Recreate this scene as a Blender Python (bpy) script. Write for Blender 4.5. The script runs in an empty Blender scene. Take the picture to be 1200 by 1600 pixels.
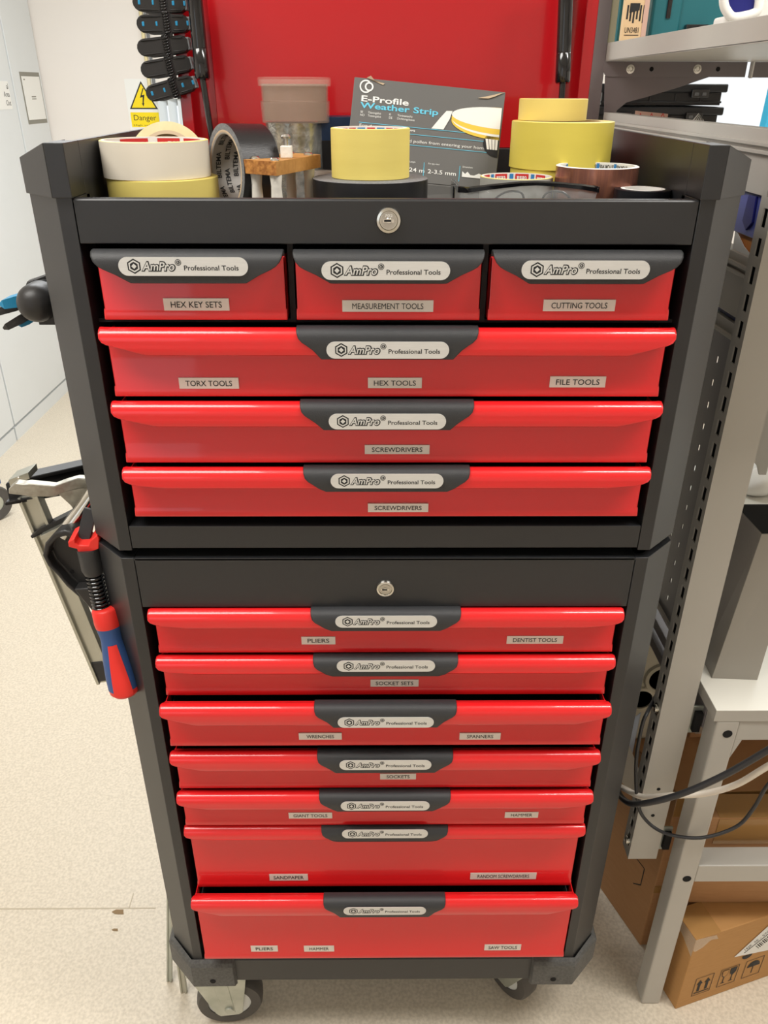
import bpy, bmesh, math, random
from mathutils import Vector, Matrix
random.seed(7)
S = bpy.context.scene
COL = S.collection
PI = math.pi

# ------------------------------------------------------------------ camera, world, lights, exposure
CAM = Vector((-0.0102, -0.85, 1.595))
FPX, YAW, PITCH, ROLL = 1231.16, 0.009621, 0.492546, 0.003836
_f = Vector((math.sin(YAW)*math.cos(PITCH), math.cos(YAW)*math.cos(PITCH), -math.sin(PITCH)))
_r0 = Vector((math.cos(YAW), -math.sin(YAW), 0)); _u0 = _r0.cross(_f)
_r = _r0*math.cos(ROLL)+_u0*math.sin(ROLL); _u = _u0*math.cos(ROLL)-_r0*math.sin(ROLL)
cd = bpy.data.cameras.new('camera'); cam = bpy.data.objects.new('camera', cd); COL.objects.link(cam)
cd.sensor_fit = 'HORIZONTAL'; cd.sensor_width = 36.0; cd.lens = FPX*36/1200; cd.clip_start = 0.02
m = Matrix((_r, _u, -_f)).transposed().to_4x4(); m.translation = CAM
cam.matrix_world = m
S.camera = cam
S.view_settings.view_transform = 'Standard'; S.view_settings.look = 'None'
S.view_settings.gamma = 1.0; S.view_settings.use_curve_mapping = False
S.view_settings.exposure = 0.11

w = bpy.data.worlds.new('world'); S.world = w; w.use_nodes = True
w.node_tree.nodes['Background'].inputs[0].default_value = (0.93, 0.97, 1.0, 1)
w.node_tree.nodes['Background'].inputs[1].default_value = 1.25

def area(name, loc, sx, sy, power, color=(1, .96, .9), aim=None):
    d = bpy.data.lights.new(name, 'AREA'); d.shape = 'RECTANGLE'; d.size = sx; d.size_y = sy
    d.energy = power; d.color = color
    o = bpy.data.objects.new(name, d); COL.objects.link(o); o.location = loc
    if aim is not None:
        o.rotation_euler = (Vector(aim)-Vector(loc)).to_track_quat('-Z', 'Y').to_euler()
    return o
CEIL = 2.75
WARM, COOL = (1, .97, .925), (.95, .98, 1)
area('ceiling_lamp', (-0.98, -0.46, CEIL-.03), 1.2, .6, 30, WARM)
area('ceiling_lamp', (1.25, -0.42, CEIL-.03), 1.2, .3, 32, WARM)
area('ceiling_lamp', (-0.9, 2.1, CEIL-.03), 1.2, .6, 41, COOL)
area('ceiling_lamp', (1.6, 1.9, CEIL-.03), 1.2, .6, 44, COOL)

def at(px, py, x=None, y=None, z=None):
    """the point of the room seen at a place of the photo, at a known distance"""
    d = _f + _r*((px-600)/FPX) + _u*((800-py)/FPX)
    if y is not None: t = (y-CAM.y)/d.y
    elif x is not None: t = (x-CAM.x)/d.x
    else: t = (z-CAM.z)/d.z
    return CAM + d*t

# ------------------------------------------------------------------ materials
def lin(c): return tuple(((v/255)/12.92 if v/255 <= .04045 else ((v/255+.055)/1.055)**2.4) for v in c)
def mat(name, rgb, rough=.5, metal=0., coat=0., noise=None, bump=None, spec=.5, trans=0., ior=1.45, alpha=1., stretch=None):
    """rgb in sRGB 0-255; noise=(scale, second rgb, contrast); bump=(scale, strength)"""
    mt = bpy.data.materials.new(name); mt.use_nodes = True
    nt = mt.node_tree; b = nt.nodes['Principled BSDF']
    b.inputs['Base Color'].default_value = (*lin(rgb), 1)
    b.inputs['Roughness'].default_value = rough; b.inputs['Metallic'].default_value = metal
    b.inputs['Coat Weight'].default_value = coat; b.inputs['Coat Roughness'].default_value = .05
    b.inputs['Specular IOR Level'].default_value = spec
    b.inputs['Transmission Weight'].default_value = trans; b.inputs['IOR'].default_value = ior
    b.inputs['Alpha'].default_value = alpha
    tc = nt.nodes.new('ShaderNodeTexCoord'); src = tc.outputs['Object']
    if stretch:
        mp = nt.nodes.new('ShaderNodeMapping'); mp.inputs['Scale'].default_value = stretch
        nt.links.new(src, mp.inputs['Vector']); src = mp.outputs['Vector']
    if noise:
        n = nt.nodes.new('ShaderNodeTexNoise'); n.inputs['Scale'].default_value = noise[0]; n.inputs['Detail'].default_value = 6
        cr = nt.nodes.new('ShaderNodeValToRGB'); k = noise[2]
        cr.color_ramp.elements[0].position = .5-k; cr.color_ramp.elements[1].position = .5+k
        cr.color_ramp.elements[0].color = (*lin(noise[1]), 1); cr.color_ramp.elements[1].color = (*lin(rgb), 1)
        nt.links.new(src, n.inputs['Vector']); nt.links.new(n.outputs['Fac'], cr.inputs[0])
        nt.links.new(cr.outputs[0], b.inputs['Base Color'])
    if bump:
        n2 = nt.nodes.new('ShaderNodeTexNoise'); n2.inputs['Scale'].default_value = bump[0]; n2.inputs['Detail'].default_value = 3
        bp = nt.nodes.new('ShaderNodeBump'); bp.inputs['Strength'].default_value = bump[1]; bp.inputs['Distance'].default_value = .001
        nt.links.new(src, n2.inputs['Vector']); nt.links.new(n2.outputs['Fac'], bp.inputs['Height'])
        nt.links.new(bp.outputs['Normal'], b.inputs['Normal'])
    return mt
M = {}
M['black_paint'] = mat('black_paint', (33, 34, 37), .40, bump=(900, .08), noise=(6, (31, 32, 34), .3), spec=.75)
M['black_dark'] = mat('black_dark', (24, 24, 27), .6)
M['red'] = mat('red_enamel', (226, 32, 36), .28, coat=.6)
M['lid_red_shaded'] = mat('lid_red_shaded', (190, 24, 32), .22, coat=.45)  # drawer enamel in a darker copy: the lid's weaker light put into the colour
M['grip'] = mat('grip_plastic', (52, 53, 55), .42, bump=(1400, .35))
M['badge'] = mat('badge_silver', (228, 228, 225), .38, metal=.35, noise=(60, (214, 214, 212), .3), stretch=(1, 30, 30))
M['ink'] = mat('ink', (30, 32, 34), .6)
M['paper'] = mat('label_paper', (232, 222, 214), .5)
M['white_paper'] = mat('white_paper', (238, 238, 234), .6)
M['chrome'] = mat('chrome', (220, 218, 210), .16, metal=1.)
M['zinc'] = mat('zinc', (205, 208, 200), .38, metal=.75, noise=(25, (170, 176, 166), .25))
M['steel'] = mat('steel', (190, 186, 178), .3, metal=.9)
M['alu'] = mat('aluminium', (196, 196, 186), .34, metal=.8, noise=(12, (176, 176, 164), .3))
M['cast'] = mat('cast_metal', (188, 186, 176), .42, metal=.7, noise=(90, (150, 145, 134), .25), bump=(200, .3))
M['rubber'] = mat('bumper_rubber', (78, 78, 77), .62, noise=(220, (98, 98, 96), .2), bump=(700, .2))
M['tyre'] = mat('grey_tyre', (88, 85, 82), .6, noise=(30, (78, 75, 72), .3))
M['hub'] = mat('white_hub', (226, 230, 228), .4)
M['black_plastic'] = mat('black_plastic', (44, 43, 43), .4, bump=(700, .15))
M['floor'] = None
M['wall'] = mat('white_wall', (238, 232, 226), .8, noise=(3, (235, 229, 222), .3))
M['ceiling'] = mat('ceiling_white', (238, 237, 232), .9)
M['locker'] = mat('locker_grey', (222, 226, 228), .42, noise=(4, (219, 223, 224), .3))
M['weld'] = mat('weld_line', (190, 178, 156), .6)
M['seam'] = mat('seam_grey', (140, 138, 128), .6)
M['bench'] = mat('bench_grey', (184, 180, 172), .36, noise=(8, (179, 175, 167), .3))
M['bench_dark'] = mat('bench_panel', (124, 118, 119), .34)
M['benchtop'] = mat('white_laminate', (238, 236, 226), .35)
M['trunk'] = mat('beige_trunking', (196, 190, 178), .42)
M['hole'] = mat('hole_black', (14, 14, 15), .9)
M['card'] = mat('cardboard', (190, 143, 88), .75, noise=(40, (180, 134, 80), .3), stretch=(1, 1, 6))
M['card_dark'] = mat('cardboard_brown', (184, 138, 94), .7, noise=(30, (174, 128, 85), .3), stretch=(1, 1, 6))
M['packtape'] = mat('packing_tape', (196, 150, 92), .15, coat=.6, alpha=.75)
M['clear_film'] = mat('clear_film', (235, 228, 212), .12, alpha=.35, coat=.8, bump=(60, 1.))
M['tape_white'] = mat('tape_white', (236, 228, 210), .5, noise=(14, (230, 220, 202), .3))
M['tape_yellow'] = mat('tape_yellow', (234, 216, 122), .55, noise=(10, (226, 206, 112), .3), stretch=(1, 1, 8))
M['tape_straw'] = mat('tape_straw', (226, 208, 92), .45, noise=(8, (216, 198, 84), .3), stretch=(1, 1, 6))
M['tape_pale'] = mat('tape_pale', (238, 214, 120), .5)
M['tape_cream'] = mat('tape_cream', (232, 220, 176), .6, noise=(60, (214, 198, 150), .3))
M['tape_black'] = mat('tape_black', (34, 34, 36), .32, bump=(300, .2), stretch=(1, 1, 8))
M['tape_edge'] = mat('tape_side_grey', (140, 142, 144), .6, noise=(400, (90, 92, 95), .3))
M['core_card'] = mat('core_card', (200, 178, 150), .8)
M['core_white'] = mat('core_white', (238, 236, 230), .6)
M['core_silver'] = mat('core_silver', (176, 172, 166), .45)
M['red_print'] = mat('red_print', (206, 48, 46), .5)
M['blue_print'] = mat('blue_print', (52, 128, 190), .5)
M['tape_grey'] = mat('tape_grey', (164, 164, 158), .4)
M['copper'] = mat('copper_tape', (176, 118, 92), .22, metal=.65, noise=(40, (128, 88, 84), .3), stretch=(8, 8, .6))
M['foil'] = mat('foil_tape', (224, 224, 218), .25, metal=.75, bump=(90, 1.), noise=(70, (150, 148, 138), .2))
M['clear_plastic'] = mat('clear_plastic', (226, 206, 190), .18, alpha=.14, coat=.4)
M['frost_plastic'] = mat('frosted_plastic', (196, 172, 156), .35, alpha=.34)
M['brown_fill'] = mat('brown_cord', (150, 98, 60), .6, noise=(60, (118, 74, 44), .3), stretch=(6, 6, .4))
M['wood'] = mat('wood_block', (196, 146, 84), .6, noise=(30, (168, 116, 60), .3), stretch=(1, 6, 6))
M['wood_end'] = mat('wood_end_grain', (204, 142, 72), .75, noise=(200, (140, 84, 36), .2), bump=(220, .9))
M['wrap_white'] = mat('wrap_white', (234, 230, 220), .6, bump=(140, .8))
M['box_grey'] = mat('box_grey', (104, 103, 101), .5, noise=(5, (100, 99, 97), .3))
M['print_white'] = mat('print_white', (236, 236, 232), .5)
M['print_cyan'] = mat('print_cyan', (104, 200, 228), .5)
M['print_yellow'] = mat('print_yellow', (232, 196, 70), .5)
M['deep_blue'] = mat('deep_blue', (22, 50, 84), .4)
M['lens'] = mat('clear_lens', (210, 214, 214), .06, alpha=.22, coat=.6)
M['gloss_black'] = mat('gloss_black', (22, 22, 24), .14, coat=.6)
M['elec_black'] = mat('tape_elec', (24, 25, 30), .28)
M['clamp_blue'] = mat('clamp_blue', (36, 140, 186), .45)
M['handle_blue'] = mat('handle_blue', (52, 86, 144), .5)
M['handle_red'] = mat('handle_red', (238, 52, 44), .42)
M['sign_yellow'] = mat('sign_yellow', (246, 218, 20), .5)
M['teal'] = mat('teal_case', (26, 104, 112), .45)
M['box_tan'] = mat('box_tan', (224, 196, 152), .7)
M['box_pink'] = mat('box_pink', (206, 172, 156), .7)
M['khaki'] = mat('khaki', (168, 166, 138), .6)
M['bin_blue'] = mat('bin_blue', (84, 92, 164), .4)
M['bin_navy'] = mat('bin_navy', (24, 28, 110), .4)
M['cable_black'] = mat('cable_black', (48, 48, 50), .4)
M['cable_white'] = mat('cable_white', (232, 222, 208), .4)
M['bin_grey'] = mat('bin_grey', (158, 153, 144), .34)
M['cream_plastic'] = mat('cream_plastic', (214, 206, 184), .4)
M['pale_blue'] = mat('pale_blue', (178, 188, 204), .5)
M['cloth_white'] = mat('cloth_white', (238, 236, 230), .8, bump=(60, .8))
M['orange'] = mat('orange', (216, 140, 70), .6)
M['blind'] = mat('blind_white', (214, 222, 226), .6)
M['frame_white'] = mat('frame_white', (232, 232, 228), .5)
M['curtain_cyan'] = mat('curtain_cyan', (70, 186, 226), .7)
g = bpy.data.materials.new('window_glass'); g.use_nodes = True; gb = g.node_tree.nodes['Principled BSDF']
gb.inputs['Transmission Weight'].default_value = 1; gb.inputs['Roughness'].default_value = 0; gb.inputs['IOR'].default_value = 1.02
M['glass'] = g

def floor_mat():
    mt = mat('speckled_vinyl', (228, 217, 194), .42)
    nt = mt.node_tree; b = nt.nodes['Principled BSDF']; L = nt.links.new
    tc = nt.nodes.new('ShaderNodeTexCoord')
    def ramp(fac, p0, c0, p1, c1):
        r = nt.nodes.new('ShaderNodeValToRGB'); e = r.color_ramp.elements
        e[0].position = p0; e[0].color = (*c0, 1); e[1].position = p1; e[1].color = (*c1, 1)
        L(fac, r.inputs[0]); return r.outputs[0]
    def noise(sc, det=4):
        n = nt.nodes.new('ShaderNodeTexNoise'); n.inputs['Scale'].default_value = sc; n.inputs['Detail'].default_value = det
        L(tc.outputs['Object'], n.inputs['Vector']); return n.outputs['Fac']
    base = ramp(noise(170), .34, lin((204, 193, 174)), .64, lin((223, 212, 193)))
    sp = ramp(noise(380, 2), .66, (0, 0, 0), .76, (.22, .22, .22))
    mx = nt.nodes.new('ShaderNodeMix'); mx.data_type = 'RGBA'
    L(sp, mx.inputs[0]); L(base, mx.inputs[6]); mx.inputs[7].default_value = (*lin((170, 156, 136)), 1)
    L(mx.outputs[2], b.inputs['Base Color'])
    return mt
M['floor'] = floor_mat()

# ------------------------------------------------------------------ mesh building
class MB:
    """collects shapes with materials; build() links them as one object"""
    def __init__(s): s.v = []; s.f = []; s.m = []; s.mats = []
    def mi(s, name):
        if name not in s.mats: s.mats.append(name)
        return s.mats.index(name)
    def add(s, vs, fs, mt, M4=None):
        o = len(s.v); k = s.mi(mt)
        s.v += [tuple(M4 @ Vector(q)) if M4 is not None else tuple(q) for q in vs]
        for f in fs: s.f.append([o+i for i in f]); s.m.append(k)
        return s
    def box(s, x0, x1, y0, y1, z0, z1, mt, M4=None):
        v = [(x, y, z) for x in (x0, x1) for y in (y0, y1) for z in (z0, z1)]
        return s.add(v, [(0, 1, 3, 2), (4, 6, 7, 5), (0, 4, 5, 1), (2, 3, 7, 6), (0, 2, 6, 4), (1, 5, 7, 3)], mt, M4)
    def hexa(s, b, t, mt, M4=None):
        """b, t: four bottom and four top points in the same order"""
        v = list(b)+list(t)
        return s.add(v, [(3, 2, 1, 0), (4, 5, 6, 7), (0, 1, 5, 4), (1, 2, 6, 5), (2, 3, 7, 6), (3, 0, 4, 7)], mt, M4)
    def prism(s, pts, axis, a, b, mt, M4=None):
        """extrude a 2D outline along x ('x': pts are y,z), y ('y': x,z) or z ('z': x,y)"""
        def P(p, t): return {'x': (t, p[0], p[1]), 'y': (p[0], t, p[1]), 'z': (p[0], p[1], t)}[axis]
        n = len(pts); v = [P(p, a) for p in pts]+[P(p, b) for p in pts]
        f = [tuple(range(n))[::-1], tuple(range(n, 2*n))]+[(i, (i+1) % n, n+(i+1) % n, n+i) for i in range(n)]
        return s.add(v, f, mt, M4)
    def poly(s, pts, mt, M4=None): return s.add(pts, [tuple(range(len(pts)))], mt, M4)
    def lathe(s, prof, c, mt, seg=48, axis=(0, 0, 1), closed=False, M4=None):
        """prof: list of (r, h[, material]) turned about the axis through c"""
        q = Vector((0, 0, 1)).rotation_difference(Vector(axis).normalized()).to_matrix()
        c = Vector(c); n = len(prof); v = []
        for p in prof:
            for k in range(seg):
                a = 2*PI*k/seg; v.append(c+q @ Vector((p[0]*math.cos(a), p[0]*math.sin(a), p[1])))
        base = len(s.v); s.v += [tuple(M4 @ x) if M4 is not None else tuple(x) for x in v]
        for i in range(n if closed else n-1):
            j = (i+1) % n; mm = s.mi(prof[i][2] if len(prof[i]) > 2 else mt)
            for k in range(seg):
                k2 = (k+1) % seg
                s.f.append([base+i*seg+k, base+i*seg+k2, base+j*seg+k2, base+j*seg+k]); s.m.append(mm)
        if not closed:
            for i, rev in ((0, True), (n-1, False)):
                if prof[i][0] > 1e-6:
                    L = [base+i*seg+k for k in range(seg)]
                    s.f.append(L[::-1] if rev else L); s.m.append(s.mi(mt))
        return s
    def cyl(s, p0, p1, r0, mt, r1=None, seg=24):
        p0, p1 = Vector(p0), Vector(p1); d = p1-p0
        return s.lathe([(r0, 0), (r1 if r1 is not None else r0, d.length)], p0, mt, seg, d)
    def ball(s, c, r, mt, sc=(1, 1, 1), seg=24, M4=None):
        v = []; f = []; n = seg//2
        for i in range(n+1):
            a = PI*i/n
            for k in range(seg):
                t = 2*PI*k/seg
                v.append((c[0]+sc[0]*r*math.sin(a)*math.cos(t), c[1]+sc[1]*r*math.sin(a)*math.sin(t), c[2]+sc[2]*r*math.cos(a)))
        for i in range(n):
            for k in range(seg):
                k2 = (k+1) % seg; f.append((i*seg+k, i*seg+k2, (i+1)*seg+k2, (i+1)*seg+k))
        return s.add(v, f, mt, M4)
    def tube(s, path, r, mt, seg=12, sub=6):
        P = [Vector(p) for p in path]; pts = []
        for i in range(len(P)-1):
            p0, p1, p2, p3 = P[max(i-1, 0)], P[i], P[i+1], P[min(i+2, len(P)-1)]
            for k in range(sub):
                t = k/sub
                pts.append(.5*((2*p1)+(p2-p0)*t+(2*p0-5*p1+4*p2-p3)*t*t+(3*p1-p0-3*p2+p3)*t**3))
        pts.append(P[-1]); v = []; f = []; nrm = None
        for i, p in enumerate(pts):
            d = (pts[min(i+1, len(pts)-1)]-pts[max(i-1, 0)]).normalized()
            if nrm is None: nrm = d.orthogonal().normalized()
            nrm = (nrm-d*nrm.dot(d)).normalized(); bi = d.cross(nrm)
            for k in range(seg):
                a = 2*PI*k/seg; v.append(p+nrm*(r*math.cos(a))+bi*(r*math.sin(a)))
        for i in range(len(pts)-1):
            for k in range(seg):
                k2 = (k+1) % seg; f.append((i*seg+k, i*seg+k2, (i+1)*seg+k2, (i+1)*seg+k))
        f.append(tuple(range(seg))[::-1]); f.append(tuple(range((len(pts)-1)*seg, len(pts)*seg)))
        return s.add(v, f, mt)
    def text(s, txt, M4, h, mt, width=None, bold=0., shear=0., align='CENTER', lift=0.):
        """flat lettering in the local xy plane of M4; h = cap height, width = fit to this width"""
        c = bpy.data.curves.new('t', 'FONT'); c.body = txt; c.size = 1; c.offset = bold; c.shear = shear; c.resolution_u = 3
        o = bpy.data.objects.new('t', c); COL.objects.link(o)
        dg = bpy.context.evaluated_depsgraph_get(); me = bpy.data.meshes.new_from_object(o.evaluated_get(dg))
        vs = [v.co.copy() for v in me.vertices]; fs = [tuple(p.vertices) for p in me.polygons]
        bpy.data.objects.remove(o); bpy.data.curves.remove(c); bpy.data.meshes.remove(me)
        if not vs: return s
        x0 = min(v.x for v in vs); x1 = max(v.x for v in vs); sy = h/.70
        sx = width/(x1-x0) if width else sy
        ox = {'CENTER': -(x0+x1)/2, 'LEFT': -x0, 'RIGHT': -x1}[align]
        vs = [((v.x+ox)*sx, (v.y-.35)*sy, lift) for v in vs]
        return s.add(vs, fs, mt, M4)
    def build(s, name, parent=None, bevel=0., smooth=None, solid=0., origin=None, kind=None):
        me = bpy.data.meshes.new(name)
        vs = [Vector(v) for v in s.v]
        x0, x1 = min(v.x for v in vs), max(v.x for v in vs); y0, y1 = min(v.y for v in vs), max(v.y for v in vs)
        o0 = Vector(origin) if origin is not None else Vector(((x0+x1)/2, (y0+y1)/2, min(v.z for v in vs)))
        me.from_pydata([v-o0 for v in vs], [], s.f)
        for k in s.mats: me.materials.append(M[k])
        me.polygons.foreach_set('material_index', s.m); me.update()
        bm = bmesh.new(); bm.from_mesh(me); bmesh.ops.recalc_face_normals(bm, faces=bm.faces); bm.to_mesh(me); bm.free()
        if smooth:
            me.polygons.foreach_set('use_smooth', [True]*len(me.polygons)); me.set_sharp_from_angle(angle=math.radians(smooth))
        ob = bpy.data.objects.new(name, me); COL.objects.link(ob)
        ob.location = o0
        if parent is not None:
            ob.parent = parent; ob.location = o0-W[parent.name]
        W[ob.name] = o0
        if solid:
            md = ob.modifiers.new('solid', 'SOLIDIFY'); md.thickness = solid; md.offset = -1
        if bevel:
            md = ob.modifiers.new('bevel', 'BEVEL'); md.width = bevel; md.segments = 2; md.limit_method = 'ANGLE'; md.angle_limit = math.radians(40)
            md.harden_normals = False
        if kind: ob['kind'] = kind
        return ob
W = {}
def tag(o, label, cat, group=None):
    o['label'] = label; o['category'] = cat
    if group: o['group'] = group
    return o
def thing(name, loc, label, cat, group=None):
    o = bpy.data.objects.new(name, None); COL.objects.link(o); o.location = loc; o.empty_display_size = .02
    W[o.name] = Vector(loc)
    return tag(o, label, cat, group)
def struct(o): o['kind'] = 'structure'; return o
def copy_thing(o, loc, label, rot=None):
    """a thing with copies of its parts and sub-parts"""
    def cp(src, par):
        c = src.copy(); COL.objects.link(c); c.parent = par
        for k in [x for x in KIDS if x.parent == src]: cp(k, c)
        return c
    r = cp(o, None); r.location = loc; r['label'] = label
    if rot is not None: r.rotation_euler = rot
    return r
KIDS = []
# frames for lettering: local x -> world x, local y -> world z, facing the viewer (-y)
def front(x, y, z, tilt=0.): return Matrix.Translation((x, y, z)) @ Matrix.Rotation(PI/2+tilt, 4, 'X')

# ------------------------------------------------------------------ the room
XL, XR, YB, YF = -1.85, 3.4, 4.1, -3.2
struct(MB().box(XL-.7, XR, YF, YB, -.06, 0, 'floor').build('floor'))
struct(MB().box(XL-.7, XR, YF, YB, CEIL, CEIL+.06, 'ceiling').build('ceiling'))
struct(MB().box(XL-.76, XL-.70, YF, YB, 0, CEIL, 'wall').build('wall_left'))
struct(MB().box(XR, XR+.06, YF, YB, 0, CEIL, 'wall').build('wall_right'))
w3 = (-2.1, -.9, 1.0, 2.4)
wf = MB()
for a, b, c, d in ((XL-.7, w3[0], 0, CEIL), (w3[0], w3[1], 0, w3[2]), (w3[0], w3[1], w3[3], CEIL), (w3[1], XR, 0, CEIL)): wf.box(a, b, YF-.1, YF, c, d, 'wall')
struct(wf.build('wall_front'))
f3 = MB()
for x in (w3[0], -1.52, w3[1]-.04): f3.box(x, x+.04, YF-.06, YF, w3[2], w3[3], 'frame_white')
for z in (w3[2], w3[3]-.04): f3.box(w3[0], w3[1], YF-.06, YF, z, z+.04, 'frame_white')
struct(f3.build('window_3'))
# back wall with two window openings
w1 = (1.62, 3.1, 1.05, 2.25); w2 = (-1.235, -.55, .9, 1.545)
wb = MB()
for a, b, c, d in ((XL-.7, w2[0], 0, CEIL), (w2[0], w2[1], 0, w2[2]), (w2[0], w2[1], w2[3], CEIL), (w2[1], w1[0], 0, CEIL),
                   (w1[0], w1[1], 0, w1[2]), (w1[0], w1[1], w1[3], CEIL), (w1[1], XR, 0, CEIL)):
    wb.box(a, b, YB, YB+.1, c, d, 'wall')
struct(wb.build('wall_back'))
def window(n, r, mull):
    f = MB(); t = .035
    f.box(r[0], r[1], YB, YB+.06, r[2], r[2]+t, 'frame_white'); f.box(r[0], r[1], YB, YB+.06, r[3]-t, r[3], 'frame_white')
    for x in [r[0], r[1]-t]+mull: f.box(x, x+t, YB, YB+.06, r[2]+t, r[3]-t, 'frame_white')
    o = struct(f.build(n))
    MB().box(r[0]+t, r[1]-t, YB+.025, YB+.03, r[2]+t, r[3]-t, 'glass').build('window_pane', o)
    return o
window('window_1', w1, [2.72]); window('window_2', w2, [])
# a weld seam across the vinyl
sm = MB(); sm.box(-1.6, -.5, .272, .2745, 0, .0006, 'weld'); sm.box(-.56, -.558, .275, .31, 0, .0006, 'weld')
struct(sm.build('trim_1'))

# grey lockers along the left wall: unit seams at y = 3.7 and 3.35
def locker(y0, y1, label):
    t = thing('locker', (XL-.3, (y0+y1)/2, 0), label, 'locker', 'tall grey lockers along the left wall')
    MB().box(XL-.6, XL-.02, y0+.002, y1-.002, .07, 2.3, 'locker').build('cabinet_body', t, bevel=.003)
    MB().box(XL-.55, XL-.006, y0+.004, y1-.004, 0, .07, 'locker').build('plinth', t)
    MB().box(XL-.02, XL, y0+.004, y1-.004, .085, 2.29, 'locker').build('door', t, bevel=.003)
    return t
locker(3.70, 4.095, 'tall grey locker in the back corner with a framed plate on its door')
locker(2.90, 3.694, 'tall grey locker with a white paper notice on its door')
locker(2.05, 2.894, 'tall grey locker at the left picture edge with its foot on the cream floor')
t = MB(); px = XL+.001
t.box(XL, px, 3.80, 4.068, 1.424, 1.668, 'seam'); t.box(XL, px+.003, 3.815, 4.053, 1.444, 1.648, 'white_paper')
t.box(XL, px+.0035, 3.90, 3.96, 1.55, 1.556, 'seam'); t.box(XL, px+.0035, 3.90, 3.96, 1.54, 1.545, 'seam'); t.box(XL, px+.0035, 3.83, 3.85, 1.63, 1.636, 'seam')
tag(t.build('framed_plate', bevel=.0005), 'grey framed white plate on the locker in the back corner', 'plate')
t = MB(); t.box(XL, XL+.0012, 3.35, 3.632, 1.50, 1.624, 'white_paper')
ML = Matrix.Translation((XL+.0016, 3.624, 0)) @ Matrix.Rotation(PI/2, 4, 'Z') @ Matrix.Rotation(PI/2, 4, 'X')
for s_, z in (('al', 1.602), ('Area', 1.567), ('Out', 1.529)):
    t.text(s_, Matrix.Translation((0, 0, z)) @ ML, .024, 'ink', align='RIGHT')
tag(t.build('paper_notice'), 'white paper notice with black lettering on a grey locker door', 'sign')

# danger sign on the back wall
t = MB(); Y = YB-.002
t.box(-1.40, -1.225, Y, YB, 1.385, 1.64, 'white_paper')
t.prism([(-1.389, 1.492), (-1.232, 1.492), (-1.3105, 1.630)], 'y', Y-.0006, Y, 'ink')
t.prism([(-1.377, 1.499), (-1.244, 1.499), (-1.3105, 1.616)], 'y', Y-.0012, Y, 'sign_yellow')
t.prism([(-1.304, 1.595), (-1.325, 1.548), (-1.309, 1.552), (-1.314, 1.520), (-1.319, 1.522), (-1.3105, 1.505), (-1.304, 1.524), (-1.308, 1.521), (-1.298, 1.564), (-1.314, 1.560), (-1.298, 1.595)], 'y', Y-.0018, Y, 'ink')
t.box(-1.389, -1.232, Y-.001, Y, 1.402, 1.476, 'sign_yellow')
t.text('Danger', front(-1.3105, Y-.0012, 1.450), .028, 'ink', width=.125)
t.text('High voltage', front(-1.3105, Y-.0012, 1.412), .008, 'ink', width=.135)
tag(t.build('danger_sign'), 'yellow and white electrical danger sign on the white back wall', 'sign')
# conduits left of the blind window, the blind and a small dark box on its sill
t = MB(); t.cyl((-1.262, YB-.012, 1.545), (-1.262, YB-.012, CEIL), .010, 'tape_cream', seg=12); t.cyl((-1.236, YB-.012, 1.545), (-1.236, YB-.012, CEIL), .008, 'tape_edge', seg=12)
t.box(-1.28, -1.22, YB-.004, YB, 1.9, 1.92, 'tape_edge')
tag(t.build('cable_conduit', smooth=40), 'pair of vertical cable pipes on the white wall behind the spring clamps', 'pipe')
t = MB()
t.box(-1.23, -.56, YB-.05, YB-.005, 1.545, 1.58, 'frame_white')
for k in range(12):
    x = -1.20+k*.055
    t.box(x-.024, x+.024, YB-.0265, YB-.0255, .98, 1.545, 'blind', Matrix.Translation((x, YB-.026, 0)) @ Matrix.Rotation(.5, 4, 'Z') @ Matrix.Translation((-x, -YB+.026, 0)))
tag(t.build('vertical_blind'), 'white vertical slat blind at the window behind the lid', 'blind')

# light blue curtain at the right window
t = MB(); pts = []
for k in range(25):
    x = 2.12+k*.04; pts.append((x, YB-.06+.02*math.sin(k*1.3)))
for k in range(24):
    t.hexa([(pts[k][0]-.0, pts[k][1], .9), (pts[k+1][0], pts[k+1][1], .9), (pts[k+1][0], pts[k+1][1]+.004, .9), (pts[k][0], pts[k][1]+.004, .9)],
           [(pts[k][0]+.03, pts[k][1], 2.3), (pts[k+1][0]+.03, pts[k+1][1], 2.3), (pts[k+1][0]+.03, pts[k+1][1]+.004, 2.3), (pts[k][0]+.03, pts[k][1]+.004, 2.3)], 'curtain_cyan')
tag(t.build('curtain', smooth=60), 'light blue curtain at the bright window on the right', 'curtain')

# ------------------------------------------------------------------ the tool chest and the roller cabinet
HW1, HW2, CH, DEP = .3176, .3332, .0435, .43
XO = HW2+CH
def frame(parent, z0, z1, name='frame'):
    """posts, chamfers, sides and back of one cabinet body"""
    f = MB()
    for s in (-1, 1):
        f.prism([(s*HW1, 0), (s*HW2, 0), (s*XO, CH), (s*XO, DEP), (s*(XO-.012), DEP), (s*(XO-.012), CH+.006), (s*(HW2-.004), .012), (s*(HW1+.0015), .012), (s*(HW1+.0015), .05), (s*HW1, .05)], 'z', z0, z1, 'black_paint')
        f.box(min(s*HW1, s*(HW1+.0015)), max(s*HW1, s*(HW1+.0015)), .05, DEP-.02, z0, z1, 'black_dark')
    f.box(-XO+.012, XO-.012, DEP-.012, DEP, z0, z1, 'black_paint')
    return f.build(name, parent, bevel=.0009, smooth=30)

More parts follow.
